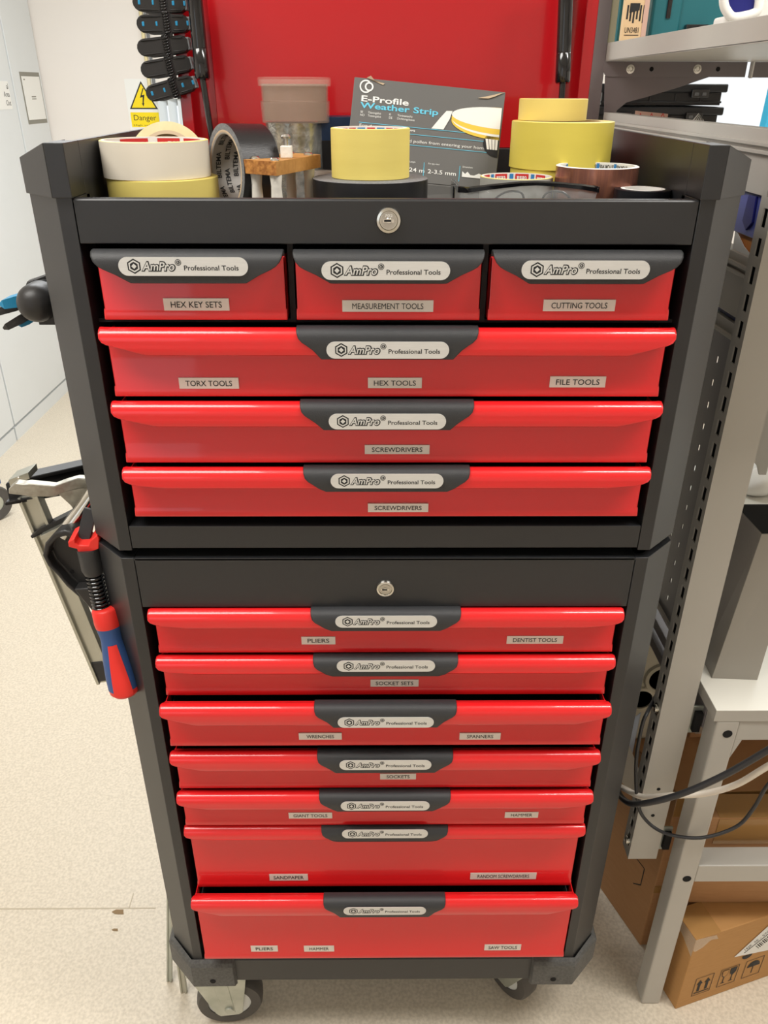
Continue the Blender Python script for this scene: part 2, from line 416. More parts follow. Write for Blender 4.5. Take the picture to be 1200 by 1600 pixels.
def lip_rows(hl):
    return [(.004, -.006, .005), (-.003, -.0015, .0015), (-.008, -.0002, 0), (-.0125, -.0015, 0), (-.0165, -.005, 0), (-.0187, -.010, .0005),
            (-.0187, -.0145, .003), (-.0186, -.0172, .008), (-.0186, -.0188, .014), (-.0190, -hl+.0012, .046), (-.0184, -hl, .050)]
def sheet(mb, rows, mt):
    """rows of (y, z, x0, x1) joined into a strip of quads"""
    v = []; f = []
    for (y, z, a, b) in rows: v += [(a, y, z), (a+.002, y, z), (b-.002, y, z), (b, y, z)]
    for i in range(len(rows)-1):
        for k in range(3): f.append((4*i+k, 4*i+k+1, 4*i+5+k, 4*i+4+k))
    mb.add(v, f, mt)

def hexagon(r, c=(0, 0)): return [(c[0]+r*math.sin(k*PI/3), c[1]+r*math.cos(k*PI/3)) for k in range(6)]
badge_mesh = None
def badge(parent, x, y, z, tilt=0.):
    """silver plate: nut emblem, outlined name and small lettering"""
    global badge_mesh
    if badge_mesh is None:
        b = MB(); wd, ht = .132, .0186; r = ht/2; pts = []
        for k in range(13): a = -PI/2+PI*k/12; pts.append((wd/2-r+r*math.cos(a), r*math.sin(a)))
        for k in range(13): a = PI/2+PI*k/12; pts.append((-wd/2+r+r*math.cos(a), r*math.sin(a)))
        b.prism(pts, 'z', 0, .0008, 'badge')
        def flat(p, zz, mt): b.add([(q[0], q[1], zz) for q in p], [tuple(range(len(p)))], mt)
        c = (-.0500, .0003)
        flat(hexagon(.0076, c), .0009, 'ink'); flat(hexagon(.0061, c), .0010, 'badge'); flat(hexagon(.0045, c), .0011, 'ink')
        flat([(c[0], c[1]+.0027), (c[0]-.0027, c[1]), (c[0], c[1]-.0027), (c[0]+.0027, c[1])], .0012, 'badge')
        I = Matrix.Translation((-.0255, .0003, 0))
        b.text('AmPro', I, .0085, 'ink', width=.0355, bold=.090, shear=.25, lift=.0009)
        b.text('AmPro', I, .0083, 'badge', width=.0330, bold=.012, shear=.25, lift=.0010)
        def disc(cx, cy, rr, zz, mt): flat([(cx+rr*math.cos(2*PI*k/20), cy+rr*math.sin(2*PI*k/20)) for k in range(20)], zz, mt)
        disc(-.0048, .0042, .0032, .0009, 'ink'); disc(-.0048, .0042, .0025, .0010, 'badge'); disc(-.0048, .0042, .0019, .0011, 'ink')
        b.text('R', Matrix.Translation((-.0048, .0042, 0)), .0022, 'badge', lift=.0012)
        b.text('Professional Tools', Matrix.Translation((.0285, -.0012, 0)), .0049, 'ink', width=.0555, bold=.014, lift=.0009)
        o = b.build('badge', parent, origin=(0, 0, 0)); badge_mesh = o.data
    else:
        o = bpy.data.objects.new('badge', badge_mesh); COL.objects.link(o); o.parent = parent
    o.location = Vector((x, y, z))-W[parent.name]; o.rotation_euler = (PI/2+tilt, 0, 0)
    return o

def grip(parent, xc, hwt, hwb, zt, yo, hl, full=False):
    rows = []; g = .0011
    if full: e = [0, 0, 0, 0, 0, .001, .004, .008, .014, .034, .060, .063]
    prof = [(.003, -.008), (.002, -.001), (-.004, .0012), (-.009, .0012), (-.0140, -.0004), (-.0182, -.0040), (-.0204, -.009), (-.0208, -.0135), (-.0208, -.0165), (-.0204, -.022), (-.0195, -hl-.0035), (-.017, -hl-.0045)]
    ins = [.0, 0, 0, 0, 0, .0005, .002, .006, .0105, .0175, .0262, .0275] if not full else [0, 0, 0, 0, 0, .0008, .003, .007, .012, .024, .038, .041]
    for (y, z), i in zip(prof, ins): rows.append((yo+y, zt+z, xc-hwt+i, xc+hwt-i))
    m_ = MB(); sheet(m_, rows, 'grip')
    return m_.build('handle', parent, smooth=50, solid=.0022)

def drawer(root, x0, x1, zt, zb, yo, hl, stickers, bz, full=False, lock_red=True):
    """red drawer with rolled lip; black handle, badge and stickers as its pieces"""
    xc = (x0+x1)/2; hw = (x1-x0)/2
    d = MB()
    # face with a crease and a turned foot
    sheet(d, [(yo+.010, zb, x0, x1), (yo-.002, zb+.0005, x0, x1), (yo-.0026, zb+.002, x0, x1), (yo-.0014, zb+.0088, x0, x1), (yo, zb+.0118, x0, x1), (yo, zt-.007, x0, x1), (yo+.004, zt-.005, x0, x1)], 'red')
    if not full:
        sheet(d, [(yo+y, zt+z, x0-.003+i, x1+.003-i) for y, z, i in lip_rows(hl)], 'red')
        for s, xx in ((1, x0-.003), (-1, x1+.003)):   # closed ends of the rolled lip
            R_ = lip_rows(hl)[:9]
            d.add([(xx+s*max(i, .0004), yo+y, zt+z) for y, z, i in R_]+[(xx+s*.006, yo, zt-.0195)], [tuple(range(len(R_)+1))], 'red')
    # the drawer box behind the face
    a, b = x0+.008, x1-.008; dp = .36
    d.box(x0, x0+.001, yo, yo+.03, zb+.001, zt-.008, 'red'); d.box(x1-.001, x1, yo, yo+.03, zb+.001, zt-.008, 'red')
    hz = zt-.014
    d.box(a, b, yo+.003, yo+dp, zb+.004, zb+.006, 'black_dark')
    d.box(a, a+.001, yo+.003, yo+dp, zb+.006, hz, 'black_dark'); d.box(b-.001, b, yo+.003, yo+dp, zb+.006, hz, 'black_dark')
    d.box(a, b, yo+dp-.001, yo+dp, zb+.006, hz, 'black_dark')
    dr = d.build('drawer', root, smooth=35, solid=.0009)
    if full: grip(dr, xc, hw+.004 if False else hw, 0, zt, yo, hl, True)
    else: grip(dr, .0008, .0978, .071, zt, yo, hl)
    badge(dr, xc-.003 if full else .0012, yo-.0212, bz)
    for txt, l, t_, r, b_ in stickers:
        p = at((l+r)/2, (t_+b_)/2, y=yo-.001); wd = (at(r, (t_+b_)/2, y=yo)-at(l, (t_+b_)/2, y=yo)).x
        hh = at(0, t_, y=yo).z-at(0, b_, y=yo).z
        st = MB(); th_ = .0029 if p.z-hh/2 < zb+.0088 else (.0019 if p.z-hh/2 < zb+.0118 else .0009)
        st.box(p.x-wd/2, p.x+wd/2, yo-th_, yo-.0003, p.z-hh/2, p.z+hh/2, 'paper')
        st.text(txt, front(p.x, yo-th_-.0003, p.z), hh*.50, 'ink', width=wd*(.78 if len(txt) > 8 else .64), bold=0. if 'M' in txt else .006)
        st.build('sticker', dr)
    return dr

def lock(root, x, z, r, txt):
    l = MB(); l.lathe([(r, 0), (r, .002), (r*.9, .0045), (r*.72, .005), (r*.66, .0035), (r*.62, .0035)], (x, 0, z), 'chrome', 40, (0, -1, 0))
    o = l.build('lock', root, smooth=30)
    k = MB(); k.lathe([(r*.62, .003), (r*.60, .0045), (0.0001, .0045)], (x, 0, z), 'steel', 32, (0, -1, 0))
    k.box(x-r*.42, x+r*.42, -.0052, -.004, z-r*.12, z+r*.12, 'chrome'); k.box(x-r*.34, x+r*.10, -.0055, -.004, z-r*.07, z+r*.07, 'hole')
    k.lathe([(r*.22, .0052), (r*.2, .0054), (.0001, .0054)], (x+r*.02, 0, z), 'chrome', 20, (0, -1, 0))
    k.box(x-r*.30, x+r*.2, -.0060, -.0054, z-r*.06, z+r*.06, 'hole')
    if txt: k.text(txt, front(x, -.0047, z+r*.38), r*.2, 'print_white', width=r*.6)
    k.build('lock_cylinder', o, smooth=30)

# ---- upper chest
ZR, ZT, TF = 1.4973, 1.548, 1.466
chest = thing('tool_chest', (0, .2, 1.0841), 'black top tool chest with six red drawers and an open red lid', 'tool chest')
frame(chest, 1.0841, 1.4985)
t = MB(); t.prism([(0, 1.4533), (0, ZR-.002), (.002, ZR), (.010, ZR), (.010, TF), (.012, TF), (.012, 1.4533)], 'x', -HW1+.001, HW1-.001, 'black_paint')
t.build('top_rail', chest, bevel=.0012)
t = MB(); t.prism([(0, 1.088), (0, 1.119), (.30, 1.119), (.30, 1.0845), (.012, 1.0845), (.004, 1.0865)], 'x', -HW1+.001, HW1-.001, 'black_paint')
t.box(-XO+.02, XO-.02, .03, DEP-.02, 1.075, 1.0845, 'black_dark')
t.build('bottom_rail', chest, bevel=.0006)
lock(chest, .0015, at(608, 344, y=0).z, .0133, '702')
# divider posts between the three small drawers
t = MB()
for x in (-.1019, .1046): t.box(x-.003, x+.003, .012, .35, 1.370, 1.4533, 'black_dark')
t.box(-HW1, HW1, .02, .36, 1.367, 1.371, 'black_dark')
t.build('divider', chest)
# tray: floor, side walls with slanted caps, back wall
t = MB(); t.box(-.316, .316, .010, DEP-.012, TF-.003, TF, 'black_paint')
t.box(-.316, .316, DEP-.03, DEP-.012, TF, 1.520, 'black_paint')
t.build('tray', chest, bevel=.0008)
for s in (-1, 1):
    c = MB(); A, B, Cx = s*.3155, s*.3352, s*.3785
    zo, zl = 1.532, 1.4975
    # wall ring in plan: front strip, chamfer, long side
    c.hexa([(A, -.004, zl), (B, -.004, zl), (B, .04, zl), (A, .04, zl)], [(A, -.004, ZT), (B, -.004, ZT), (B, .04, ZT), (A, .04, ZT)], 'black_paint')
    c.hexa([(B, -.004, zl), (Cx, .040, zl), (Cx, .06, zl), (B, .06, zl)], [(B, -.004, ZT), (Cx, .040, zo), (Cx, .06, zo), (B, .06, ZT)], 'black_paint')
    c.hexa([(A, .04, TF), (A+s*.0065, .04, TF), (A+s*.0065, DEP, TF), (A, DEP, TF)], [(A, .04, ZT), (A+s*.0065, .04, ZT), (A+s*.0065, DEP, ZT), (A, DEP, ZT)], 'black_paint')
    c.hexa([(A, .010, TF), (A+s*.002, .010, TF), (A+s*.002, .05, TF), (A, .05, TF)], [(A, .010, ZR), (A+s*.002, .010, ZR), (A+s*.002, .05, ZR), (A, .05, ZR)], 'black_paint')
    c.hexa([(A+s*.0065, .06, zl), (Cx, .06, zl), (Cx, DEP, zl), (A+s*.0065, DEP, zl)], [(A+s*.0065, .06, ZT-.001), (Cx, .06, zo), (Cx, DEP, zo), (A+s*.0065, DEP, ZT-.001)], 'black_paint')
    c.build('tray_side', chest, bevel=.0008)
# lid, open and upright at the back
LY = .418
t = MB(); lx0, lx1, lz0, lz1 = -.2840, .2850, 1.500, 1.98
t.box(lx0, lx1, LY, LY+.004, lz0, lz1, 'lid_red_shaded')
for a, b in ((lx0, lx0+.002), (lx1-.002, lx1)): t.box(a, b, LY-.028, LY, lz0, lz1, 'lid_red_shaded')
t.box(lx0, lx0+.016, LY-.028, LY-.026, lz0, lz1, 'lid_red_shaded'); t.box(lx1-.016, lx1, LY-.028, LY-.026, lz0, lz1, 'lid_red_shaded')
t.box(lx0+.045, lx1-.03, LY-.006, LY, lz0+.02, 1.712, 'lid_red_shaded'); t.box(lx0+.045, lx1-.03, LY-.006, LY, 1.722, lz1-.04, 'lid_red_shaded')
t.box(lx0, lx1, LY-.028, LY, lz1-.002, lz1, 'lid_red_shaded')
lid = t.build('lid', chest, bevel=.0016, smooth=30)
# gas struts
for (ax, ay), (bx, by), (cx, cy), yy in (((300, -50), (317, 124), (334, 235), (.372, .352, .335)), ((886, -50), (879, 130), (872, 235), (.372, .352, .335))):
    A, B, C = at(ax, ay, y=yy[0]), at(bx, by, y=yy[1]), at(cx, cy, y=yy[2])
    s = MB(); s.lathe([(.0098, 0), (.0098, (B-A).length-.036), (.0094, (B-A).length-.035), (.0100, (B-A).length-.034), (.0100, (B-A).length-.002), (.0085, (B-A).length)], A, 'gloss_black', 24, B-A)
    st = s.build('gas_strut', chest, smooth=40)
    r_ = MB(); r_.cyl(B, C+(C-B)*.25, .0042, 'gloss_black', seg=16); r_.build('rod', st, smooth=40)
# push handle on the left side, ball end towards the viewer
HZ = at(57, 473, y=.085).z
t = MB(); hx = at(58, 473, y=.085).x
prof = [(.0001, 0)]+[(.0222*math.sin(k*PI/16), .0222*(1-math.cos(k*PI/16))) for k in range(1, 9)]+[(.0222, .040), (.0205, .041), (.0205, .30), (.0001, .30)]
t.lathe(prof, (hx, .062, HZ), 'black_plastic', 32, (0, 1, 0))
t.box(hx-.004, -XO+.002, .088, .112, HZ-.027, HZ-.004, 'black_plastic'); t.box(hx, -XO+.002, .30, .33, HZ-.012, HZ+.012, 'black_plastic')
t.build('push_handle', chest, smooth=35)
# drawers of the upper chest
T = [(-.303, -.107, 1.448, 1.3748, .0, .0267, [('HEX KEY SETS', 256, 466, 358, 485)], (403, 431, 293)),
     (-.0967, .1001, 1.448, 1.3748, .0, .0267, [('MEASUREMENT TOOLS', 535, 469, 677, 487)], (409, 437, 606)),
     (.1091, .3045, 1.448, 1.3748, .0, .0267, [('CUTTING TOOLS', 849, 468, 961, 486)], (407, 435, 916))]
for x0, x1, zt, zb, yo, hl, stk, bp in T:
    drawer(chest, x0, x1, zt, zb, yo, hl, stk, at(600, (bp[0]+bp[1])/2, y=-.0212).z, True)
X0, X1 = -.3055, .3085
U = [(1.3690, 1.2880, 0, .0285, [('TORX TOOLS', 280, 590, 373, 607), ('HEX TOOLS', 575, 590, 659, 606), ('FILE TOOLS', 859, 588, 946, 605)], 547),
     (1.2850, 1.2059, 0, .0270, [('SCREWDRIVERS', 570, 695, 671, 709)], 658.5),
     (1.2030, 1.1335, 0, .0232, [('SCREWDRIVERS', 575, 786, 669, 799)], 751.5)]
for zt, zb, yo, hl, stk, by in U:
    drawer(chest, X0, X1, zt, zb, yo, hl, stk, at(600, by, y=yo-.0212).z)

# ---- lower roller cabinet
cab = thing('roller_cabinet', (0, .2, 0), 'black roller cabinet with seven wide red drawers standing on castors', 'tool cabinet')
frame(cab, .1866, 1.0727)
t = MB(); t.box(-HW1+.001, HW1-.001, 0, .012, .9982, 1.0727, 'black_paint'); t.box(-HW1, HW1, .0, .03, 1.069, 1.0722, 'black_paint')
t.build('top_rail', cab, bevel=.0006)
t = MB(); t.box(-XO+.014, XO-.014, .03, DEP-.014, 1.050, 1.0535, 'black_dark'); t.build('top_panel', cab)
t = MB(); t.prism([(0, .1866), (0, .2440), (.003, .2466), (.30, .2466), (.30, .1866)], 'x', -HW1-.001, HW1+.001, 'black_paint'); t.build('bottom_rail', cab, bevel=.0006)
lock(cab, at(602, 918, y=0).x, at(602, 918, y=0).z, .0122, '')
Ldr = [(.9975, .9215, .004, .0235, [('PLIERS', 471, 995, 524, 1007), ('DENTIST TOOLS', 792, 994, 880, 1006)], 971),
       (.9195, .8462, .005, .0222, [('SOCKET SETS', 579, 1062, 654, 1073)], 1040.5),
       (.8500, .7672, -.012, .0290, [('WRENCHES', 467, 1145, 534, 1155), ('SPANNERS', 718, 1145, 782, 1155)], 1128.5),
       (.7530, .6739, -.004, .0270, [('SOCKETS', 594, 1209, 650, 1218)], 1195),
       (.6715, .5938, -.004, .0248, [('GIANT TOOLS', 451, 1270, 519, 1279), ('HAMMER', 789, 1269, 841, 1278)], 1259),
       (.5915, .4383, .004, .0210, [('SANDPAPER', 421, 1366, 481, 1376), ('RANDOM SCREWDRIVERS', 735, 1364, 838, 1374)], 1302.5),
       (.4520, .2837, -.020, .0300, [('PLIERS', 392, 1478, 434, 1487), ('HAMMER', 475, 1478, 522, 1487), ('SAW TOOLS', 757, 1476, 814, 1485)], 1423)]
for zt, zb, yo, hl, stk, by in Ldr:
    drawer(cab, X0, X1, zt, zb, yo, hl, stk, at(600, by, y=yo-.0212).z)
# tool shafts seen in the gap of the open drawer belong to that drawer's load
# corner bumpers
def bumper(s):
    b = MB(); z0, z1 = .176, .2480; path = [(.268, -.004), (.3345, -.004), (.3345+.050, .046), (.3345+.050, .075)]
    r = .006
    pts = []
    # outer outline then inner outline in plan
    out = [(.268, 0), (.268, -.006), (.3365, -.006), (.3845, .042), (.3845, .080), (.377, .080), (.377, .0455), (.3335, 0)]
    prof = [(z0, .0), (z0+.003, .6), (z0+.009, 1.), (z1-.009, 1.), (z1-.003, .6), (z1, 0)]
    def ring(k):
        q = [(.262, .0005), (.2645, -.0100*k), (.3370, -.0100*k-.0005), (.3770+.0100*k, .0425-.0030*k), (.3770+.0100*k, .078), (.3765, .080)]
        return [(s*x, y) for x, y in q]
    v = []; f = []
    for z, k in prof: v += [(x, y, z) for x, y in ring(k)]
    n = 6
    for i in range(len(prof)-1):
        for j in range(n-1): f.append((i*n+j, i*n+j+1, (i+1)*n+j+1, (i+1)*n+j))
    b.add(v, f, 'rubber')
    p = Vector((s*.302, -.0103, .2010)); b.lathe([(.0052, 0), (.0052, .0012), (.0001, .0012)], p, 'hole', 20, (0, -1, 0))
    o = b.build('corner_bumper', cab, smooth=50)
    md = o.modifiers.new('bevel', 'BEVEL'); md.width = .004; md.segments = 3; md.limit_method = 'ANGLE'; md.angle_limit = math.radians(25)
bumper(-1); bumper(1)
# castors: local wheel axis along +y, turned by ang about the pivot
def caster(px, py, ang, wheel_off=.034):
    R4 = Matrix.Translation((px, py, 0)) @ Matrix.Rotation(ang, 4, 'Z')
    c = MB()
    c.box(-.045, .045, -.035, .035, .180, .1862, 'zinc', R4); c.lathe([(.030, 0), (.034, .012), (.026, .022)], (0, 0, .158), 'zinc', 32, M4=R4)
    for s in (-1, 1):
        y = s*.026
        c.prism([(-.040, .160), (-.036, .176), (.050, .176), (.060, .156), (wheel_off+.024, .046), (wheel_off+.016, .040), (wheel_off-.018, .040), (wheel_off-.026, .050)], 'y', y-.0015, y+.0015, 'zinc', R4)
        c.prism([(-.008, .172), (.022, .172), (wheel_off+.010, .050), (wheel_off-.008, .050)], 'y', y+s*.0010, y+s*.0032, 'zinc', R4)
    o = c.build('caster', cab, bevel=.0008, smooth=35)
    wv = MB()
    wv.lathe([(.040, -.019), (.058, -.0185), (.0615, -.013), (.0625, 0), (.0615, .013), (.058, .0185), (.040, .019)], (wheel_off, 0, .0625), 'tyre', 48, (0, 1, 0), closed=True, M4=R4)
    wv.build('tyre', o, smooth=50)
    h = MB(); h.lathe([(.0001, -.0165), (.040, -.0165), (.040, .0165), (.0001, .0165)], (wheel_off, 0, .0625), 'hub', 40, (0, 1, 0), M4=R4)
    h.lathe([(.0075, -.033), (.0085, -.030), (.0085, .030), (.0075, .033)], (wheel_off, 0, .0625), 'zinc', 20, (0, 1, 0), M4=R4)
    h.build('hub', o, smooth=40)
caster(-.315, .046, .10, .022)
caster(.272, .075, 2.2, .034)
caster(-.29, .37, 1.2); caster(.29, .37, .6)

# ------------------------------------------------------------------ things lying in the tray
def ring_roll(c, R, r, h, mo, mc, side=None, wall=.004, axis=(0, 0, 1), M4=None):
    """outer tape, its flat sides and the core inside, h tall"""
    t = MB(); sd = side or mo
    t.lathe([(R, .0006, mo), (R, h-.0006, sd), (R-.0012, h, sd), (r+wall, h, 'core_card' if mc == 'core_silver' else mc), (r, h, mc), (r, 0, mc), (r+wall, 0, sd), (R-.0012, 0, sd)], c, mo, 72, axis, closed=True, M4=M4)
    return t
def core_patch(t, c, r, z0, z1, a0, a1, mt, n=10):
    """printed band on the inside of a core"""
    v = []; f = []
    for k in range(n+1):
        a = a0+(a1-a0)*k/n
        v += [(c[0]+(r-.0004)*math.cos(a), c[1]+(r-.0004)*math.sin(a), z) for z in (z0, z1)]
    for k in range(n): f.append((2*k, 2*k+2, 2*k+3, 2*k+1))
    t.add(v, f, mt)
def ring_text(t, F, r, a, z, txt, h, mt, width, flip=False):
    """lettering bent round the inside of a core; F places the core's axis along local z"""
    k = MB(); k.text(txt, Matrix.Identity(4), h, mt, width=width, bold=.02); sg = -1 if flip else 1
    v = []
    for x, y, _ in k.v: b = a-sg*x/r; v.append(((r-.0006)*math.cos(b), (r-.0006)*math.sin(b), z+sg*y))
    t.add(v, k.f, mt, F)
def core_text(t, c, r, z, a, txt, h, mt, width, flip=False):
    ring_text(t, Matrix.Translation((c[0], c[1], 0)), r, a, z, txt, h, mt, width, flip)

# left stack
zY = 1.5080
t = ring_roll((-.2515, .112, TF), .0610, .046, zY-TF, 'tape_yellow', 'core_card')
tag(t.build('tape_roll', smooth=40), 'yellow masking tape roll lying under the white one at the tray left', 'tape roll')
c = (-.2560, .111, zY)
t = ring_roll(c, .0585, .0535, 1.5455-zY, 'tape_white', 'core_white', 'tape_pale', .002)
for a0, a1 in ((.55, 1.15), (1.25, 1.75), (1.95, 2.6)): core_patch(t, c, .0535, zY+.010, 1.5440, a0, a1, 'red_print')
core_text(t, c, .0535, 1.537, 1.25, 'ORIGINAL', .007, 'print_white', .03, True); core_text(t, c, .0535, 1.537, 1.95, 'TAPE', .006, 'print_white', .016, True)
tag(t.build('tape_roll', smooth=40), 'white masking tape roll with red printed core, on a yellow roll', 'tape roll')
# cream roll leaning behind the white one
ax = Vector((.42, -.72, .42)).normalized()
t = MB()
cc = Vector((-.2640, .205, 1.5125))
def leaning_roll(t, cc, ax, R, r, h, mo, mc, sd):
    t.lathe([(R, -h/2, mo), (R, h/2, sd), (r+.004, h/2, 'core_card'), (r, h/2, mc), (r, -h/2, mc), (r+.004, -h/2, sd)], cc, mo, 72, ax, closed=True)
leaning_roll(t, cc, Vector((.10, -.93, .30)), .0465, .0325, .022, 'tape_cream', 'core_card', 'tape_cream')
tag(t.build('tape_roll', smooth=40), 'cream masking tape roll leaning upright behind the white roll', 'tape roll')
# black duct tape standing on its rim, open side to the left
ax = Vector((-.82, -.57, .03)).normalized(); cc = Vector((-.1815, .120, TF+.0478))-ax*.0225
h = .045
t = MB(); R_, r_ = .0475, .0370
t.lathe([(R_, -h/2, 'tape_black'), (R_, h/2, 'tape_edge'), (r_+.004, h/2, 'core_card'), (r_+.0015, h/2, 'core_silver'), (r_, h/2-.001, 'core_silver'), (r_, -h/2, 'core_silver'), (r_+.004, -h/2, 'tape_edge')], cc, 'tape_black', 72, ax, closed=True)
q = Vector((0, 0, 1)).rotation_difference(ax).to_matrix().to_4x4()
for row, hh in enumerate((.0145, .0035, -.0075, -.0175)):
    for k in range(6): ring_text(t, Matrix.Translation(cc) @ q, r_, 2*PI*k/6+row*.5, hh, 'BILTEMA', .0058, 'ink', .0290)
tag(t.build('duct_tape_roll', smooth=40), 'black duct tape roll standing on edge, printed grey core to the left', 'tape roll')

# wooden block stool on wrapped screws
st = thing('wooden_jig', (-.118, .12, TF), 'small wooden block jig on white wrapped legs before the duct tape', 'jig')
A = Vector((-.1545, .083)); B = Vector((-.1165, .055)); ex = (B-A); n_ = Vector((.040, .105))
zb_, ztp = 1.5135, 1.5275
def P3(u, v, z): p = A+ex*u+n_*v; return (p.x, p.y, z)
t = MB(); t.hexa([P3(0, 0, zb_), P3(1, 0, zb_), P3(1, 1, zb_), P3(0, 1, zb_)], [P3(0, 0, ztp), P3(1, 0, ztp), P3(1, 1, ztp), P3(0, 1, ztp)], 'wood')
t.hexa([P3(0, -.004, zb_), P3(1, -.004, zb_), P3(1, .0, zb_), P3(0, .0, zb_)], [P3(0, -.004, ztp), P3(1, -.004, ztp), P3(1, .0, ztp), P3(0, .0, ztp)], 'wood_end')
t.build('top_block', st, bevel=.0008)
t = MB(); t.hexa([P3(.0, .12, TF), P3(1.1, .12, TF), P3(1.1, 1.05, TF), P3(0, 1.05, TF)], [P3(.0, .12, TF+.009), P3(1.1, .12, TF+.009), P3(1.1, 1.05, TF+.009), P3(0, 1.05, TF+.009)], 'wood'); t.build('base_block', st, bevel=.0008)
for u, v in ((.2, .10), (.85, .08), (.85, .82), (.2, .85)):
    p = P3(u, v, 0); l = MB(); l.lathe([(.0062, 0), (.0058, .012), (.0062, .024), (.0056, .036), (.0068, zb_-TF)], (p[0], p[1], TF), 'wrap_white', 20); lo = l.build('leg', st, smooth=50)
    sc = MB(); sc.lathe([(.0055, 0), (.0055, .0012), (.0040, .0028), (.0030, .0030), (.0001, .0030)], (p[0], p[1], ztp), 'chrome', 20); sc.build('screw', lo, smooth=40)
p = P3(.75, .40, 0); t = MB(); t.box(p[0]-.0062, p[0]+.0062, p[1]-.006, p[1]+.006, ztp, ztp+.0125, 'wrap_white'); sp = t.build('spacer', st, bevel=.001)
t = MB(); t.cyl((p[0], p[1], ztp+.0125), (p[0], p[1], ztp+.0205), .0022, 'steel', seg=12); t.lathe([(.0050, 0), (.0054, .002), (.0032, .0042), (.0001, .0044)], (p[0], p[1], ztp+.0195), 'steel', 20); t.build('screw', sp, smooth=40)

# foil tape rolls and the clear tub on them
zf = 1.5565
t = MB(); t.lathe([(.0365, .0005, 'foil'), (.0365, zf-TF, 'foil'), (.026, zf-TF, 'core_card'), (.026, 0, 'foil')], (-.1195, .300, TF), 'foil', 64, closed=True)
tag(t.build('foil_tape_roll', smooth=40), 'tall crinkled silver foil tape roll standing under the clear tub', 'tape roll')
tub = thing('clear_tub', (-.1161, .300, zf), 'clear lidded plastic tub with brown cord on the foil tape roll', 'tub')
t = MB(); t.lathe([(.0001, .0), (.0435, 0), (.0445, .024), (.0450, .0245), (.0425, .025), (.0430, .044), (.0415, .044), (.0408, .025), (.0425, .023), (.0418, .002), (.0001, .002)], (-.1161, .300, zf), 'frost_plastic', 64)
t.build('tub_body', tub, smooth=35)
t = MB(); t.lathe([(.0001, .0515), (.0455, .0515), (.0468, .050), (.0468, .0415), (.0455, .0415), (.0452, .049), (.0001, .0495)], (-.1161, .300, zf), 'clear_plastic', 64); t.build('lid', tub, smooth=35)
t = MB(); t.lathe([(.0001, .003), (.0400, .003), (.0402, .043), (.0001, .0435)], (-.1161, .300, zf), 'brown_fill', 48); t.build('cord_coil', tub, smooth=35)
# blue case and a clear little roll behind
t = MB(); t.box(-.088, -.030, .30, .372, TF, 1.563, 'deep_blue'); t.box(-.086, -.032, .2985, .30, TF+.01, 1.535, 'black_dark')
tag(t.build('blue_case', bevel=.004, smooth=40), 'dark blue case standing behind the yellow tape and grey box', 'case')
t = MB(); t.lathe([(.0135, 0), (.0135, .024), (.0105, .0245), (.0105, 0)], (-.0765, .205, TF+.016), 'clear_plastic', 32, closed=True); t.lathe([(.0135, 0), (.0135, .016), (.0105, .016), (.0105, 0)], (-.0765, .205, TF), 'frost_plastic', 32, closed=True)
tag(t.build('clear_tape_roll', smooth=40), 'small clear tape roll beside the wooden jig legs', 'tape roll')

# black duct tape lying flat with a yellow tape on it
t = ring_roll((-.0180, .132, TF), .0662, .036, 1.5055-TF, 'tape_black', 'core_card', 'tape_edge')
tag(t.build('duct_tape_roll', smooth=40), 'black duct tape roll lying flat under the wide yellow tape', 'tape roll')
c = (-.0178, .134, 1.5055)
t = ring_roll(c, .0446, .0375, 1.5570-1.5055, 'tape_yellow', 'core_white', 'tape_pale')
for k, cl in enumerate(('red_print', 'red_print', 'blue_print', 'red_print', 'blue_print', 'red_print', 'red_print')): core_patch(t, c, .0375, 1.520, 1.5555, .5+k*.31, .5+k*.31+.25, cl, 6)
tag(t.build('tape_roll', smooth=40), 'wide yellow masking tape roll standing on black duct tape at the centre', 'tape roll')

# grey weather strip box leaning back
bx = thing('weather_strip_box', (.055, .25, TF), 'grey weather strip box standing tilted in front of the red lid', 'box')
a_tl, a_tr, a_bl = at(554, 120, y=.300), at(790, 144, y=.300), at(525, 273, y=.258)
ux = (a_tr-a_tl).normalized(); wv_ = (a_tr-a_tl).length
uz = (a_tl-a_bl); uz = (uz-ux*uz.dot(ux)); hv_ = uz.length; uz.normalize()
uy = uz.cross(ux); 
def BX(u, v, d=0): return a_tl+ux*u*wv_-uz*v*hv_+uy*d      # u,v 0..1 from the top left, d towards the back
sgn = 1 if uy.y > 0 else -1
dep = sgn*.045
skew = .03
t = MB(); 
t.hexa([BX(-.02, 1), BX(.99, 1), BX(.99, 1, dep), BX(-.02, 1, dep)], [BX(0, 0), BX(1, 0), BX(1, 0, dep), BX(0, 0, dep)], 'box_grey')
t.build('carton', bx, bevel=.0008)
MBX = Matrix((ux, uz, ux.cross(uz))).transposed().to_4x4(); MBX.translation = a_tl
def TB(u, v): return MBX @ Matrix.Translation((u*wv_, -v*hv_, .0005))
pr = MB(); HB = hv_
def bl(u0, u1, v0, v1, mt, l=.0006): pr.add([(u0*wv_, -v0*hv_, l), (u1*wv_, -v0*hv_, l), (u1*wv_, -v1*hv_, l), (u0*wv_, -v1*hv_, l)], [(0, 1, 2, 3)], mt, MBX)
def arc(u, v, R, r, a0, a1, mt, n=24):
    vs = []; fs = []
    for k in range(n+1):
        a = a0+(a1-a0)*k/n; vs += [(u*wv_+R*math.cos(a), -v*hv_+R*math.sin(a), .0007), (u*wv_+r*math.cos(a), -v*hv_+r*math.sin(a), .0007)]
    for k in range(n): fs.append((2*k, 2*k+2, 2*k+3, 2*k+1))
    pr.add(vs, fs, mt, MBX)
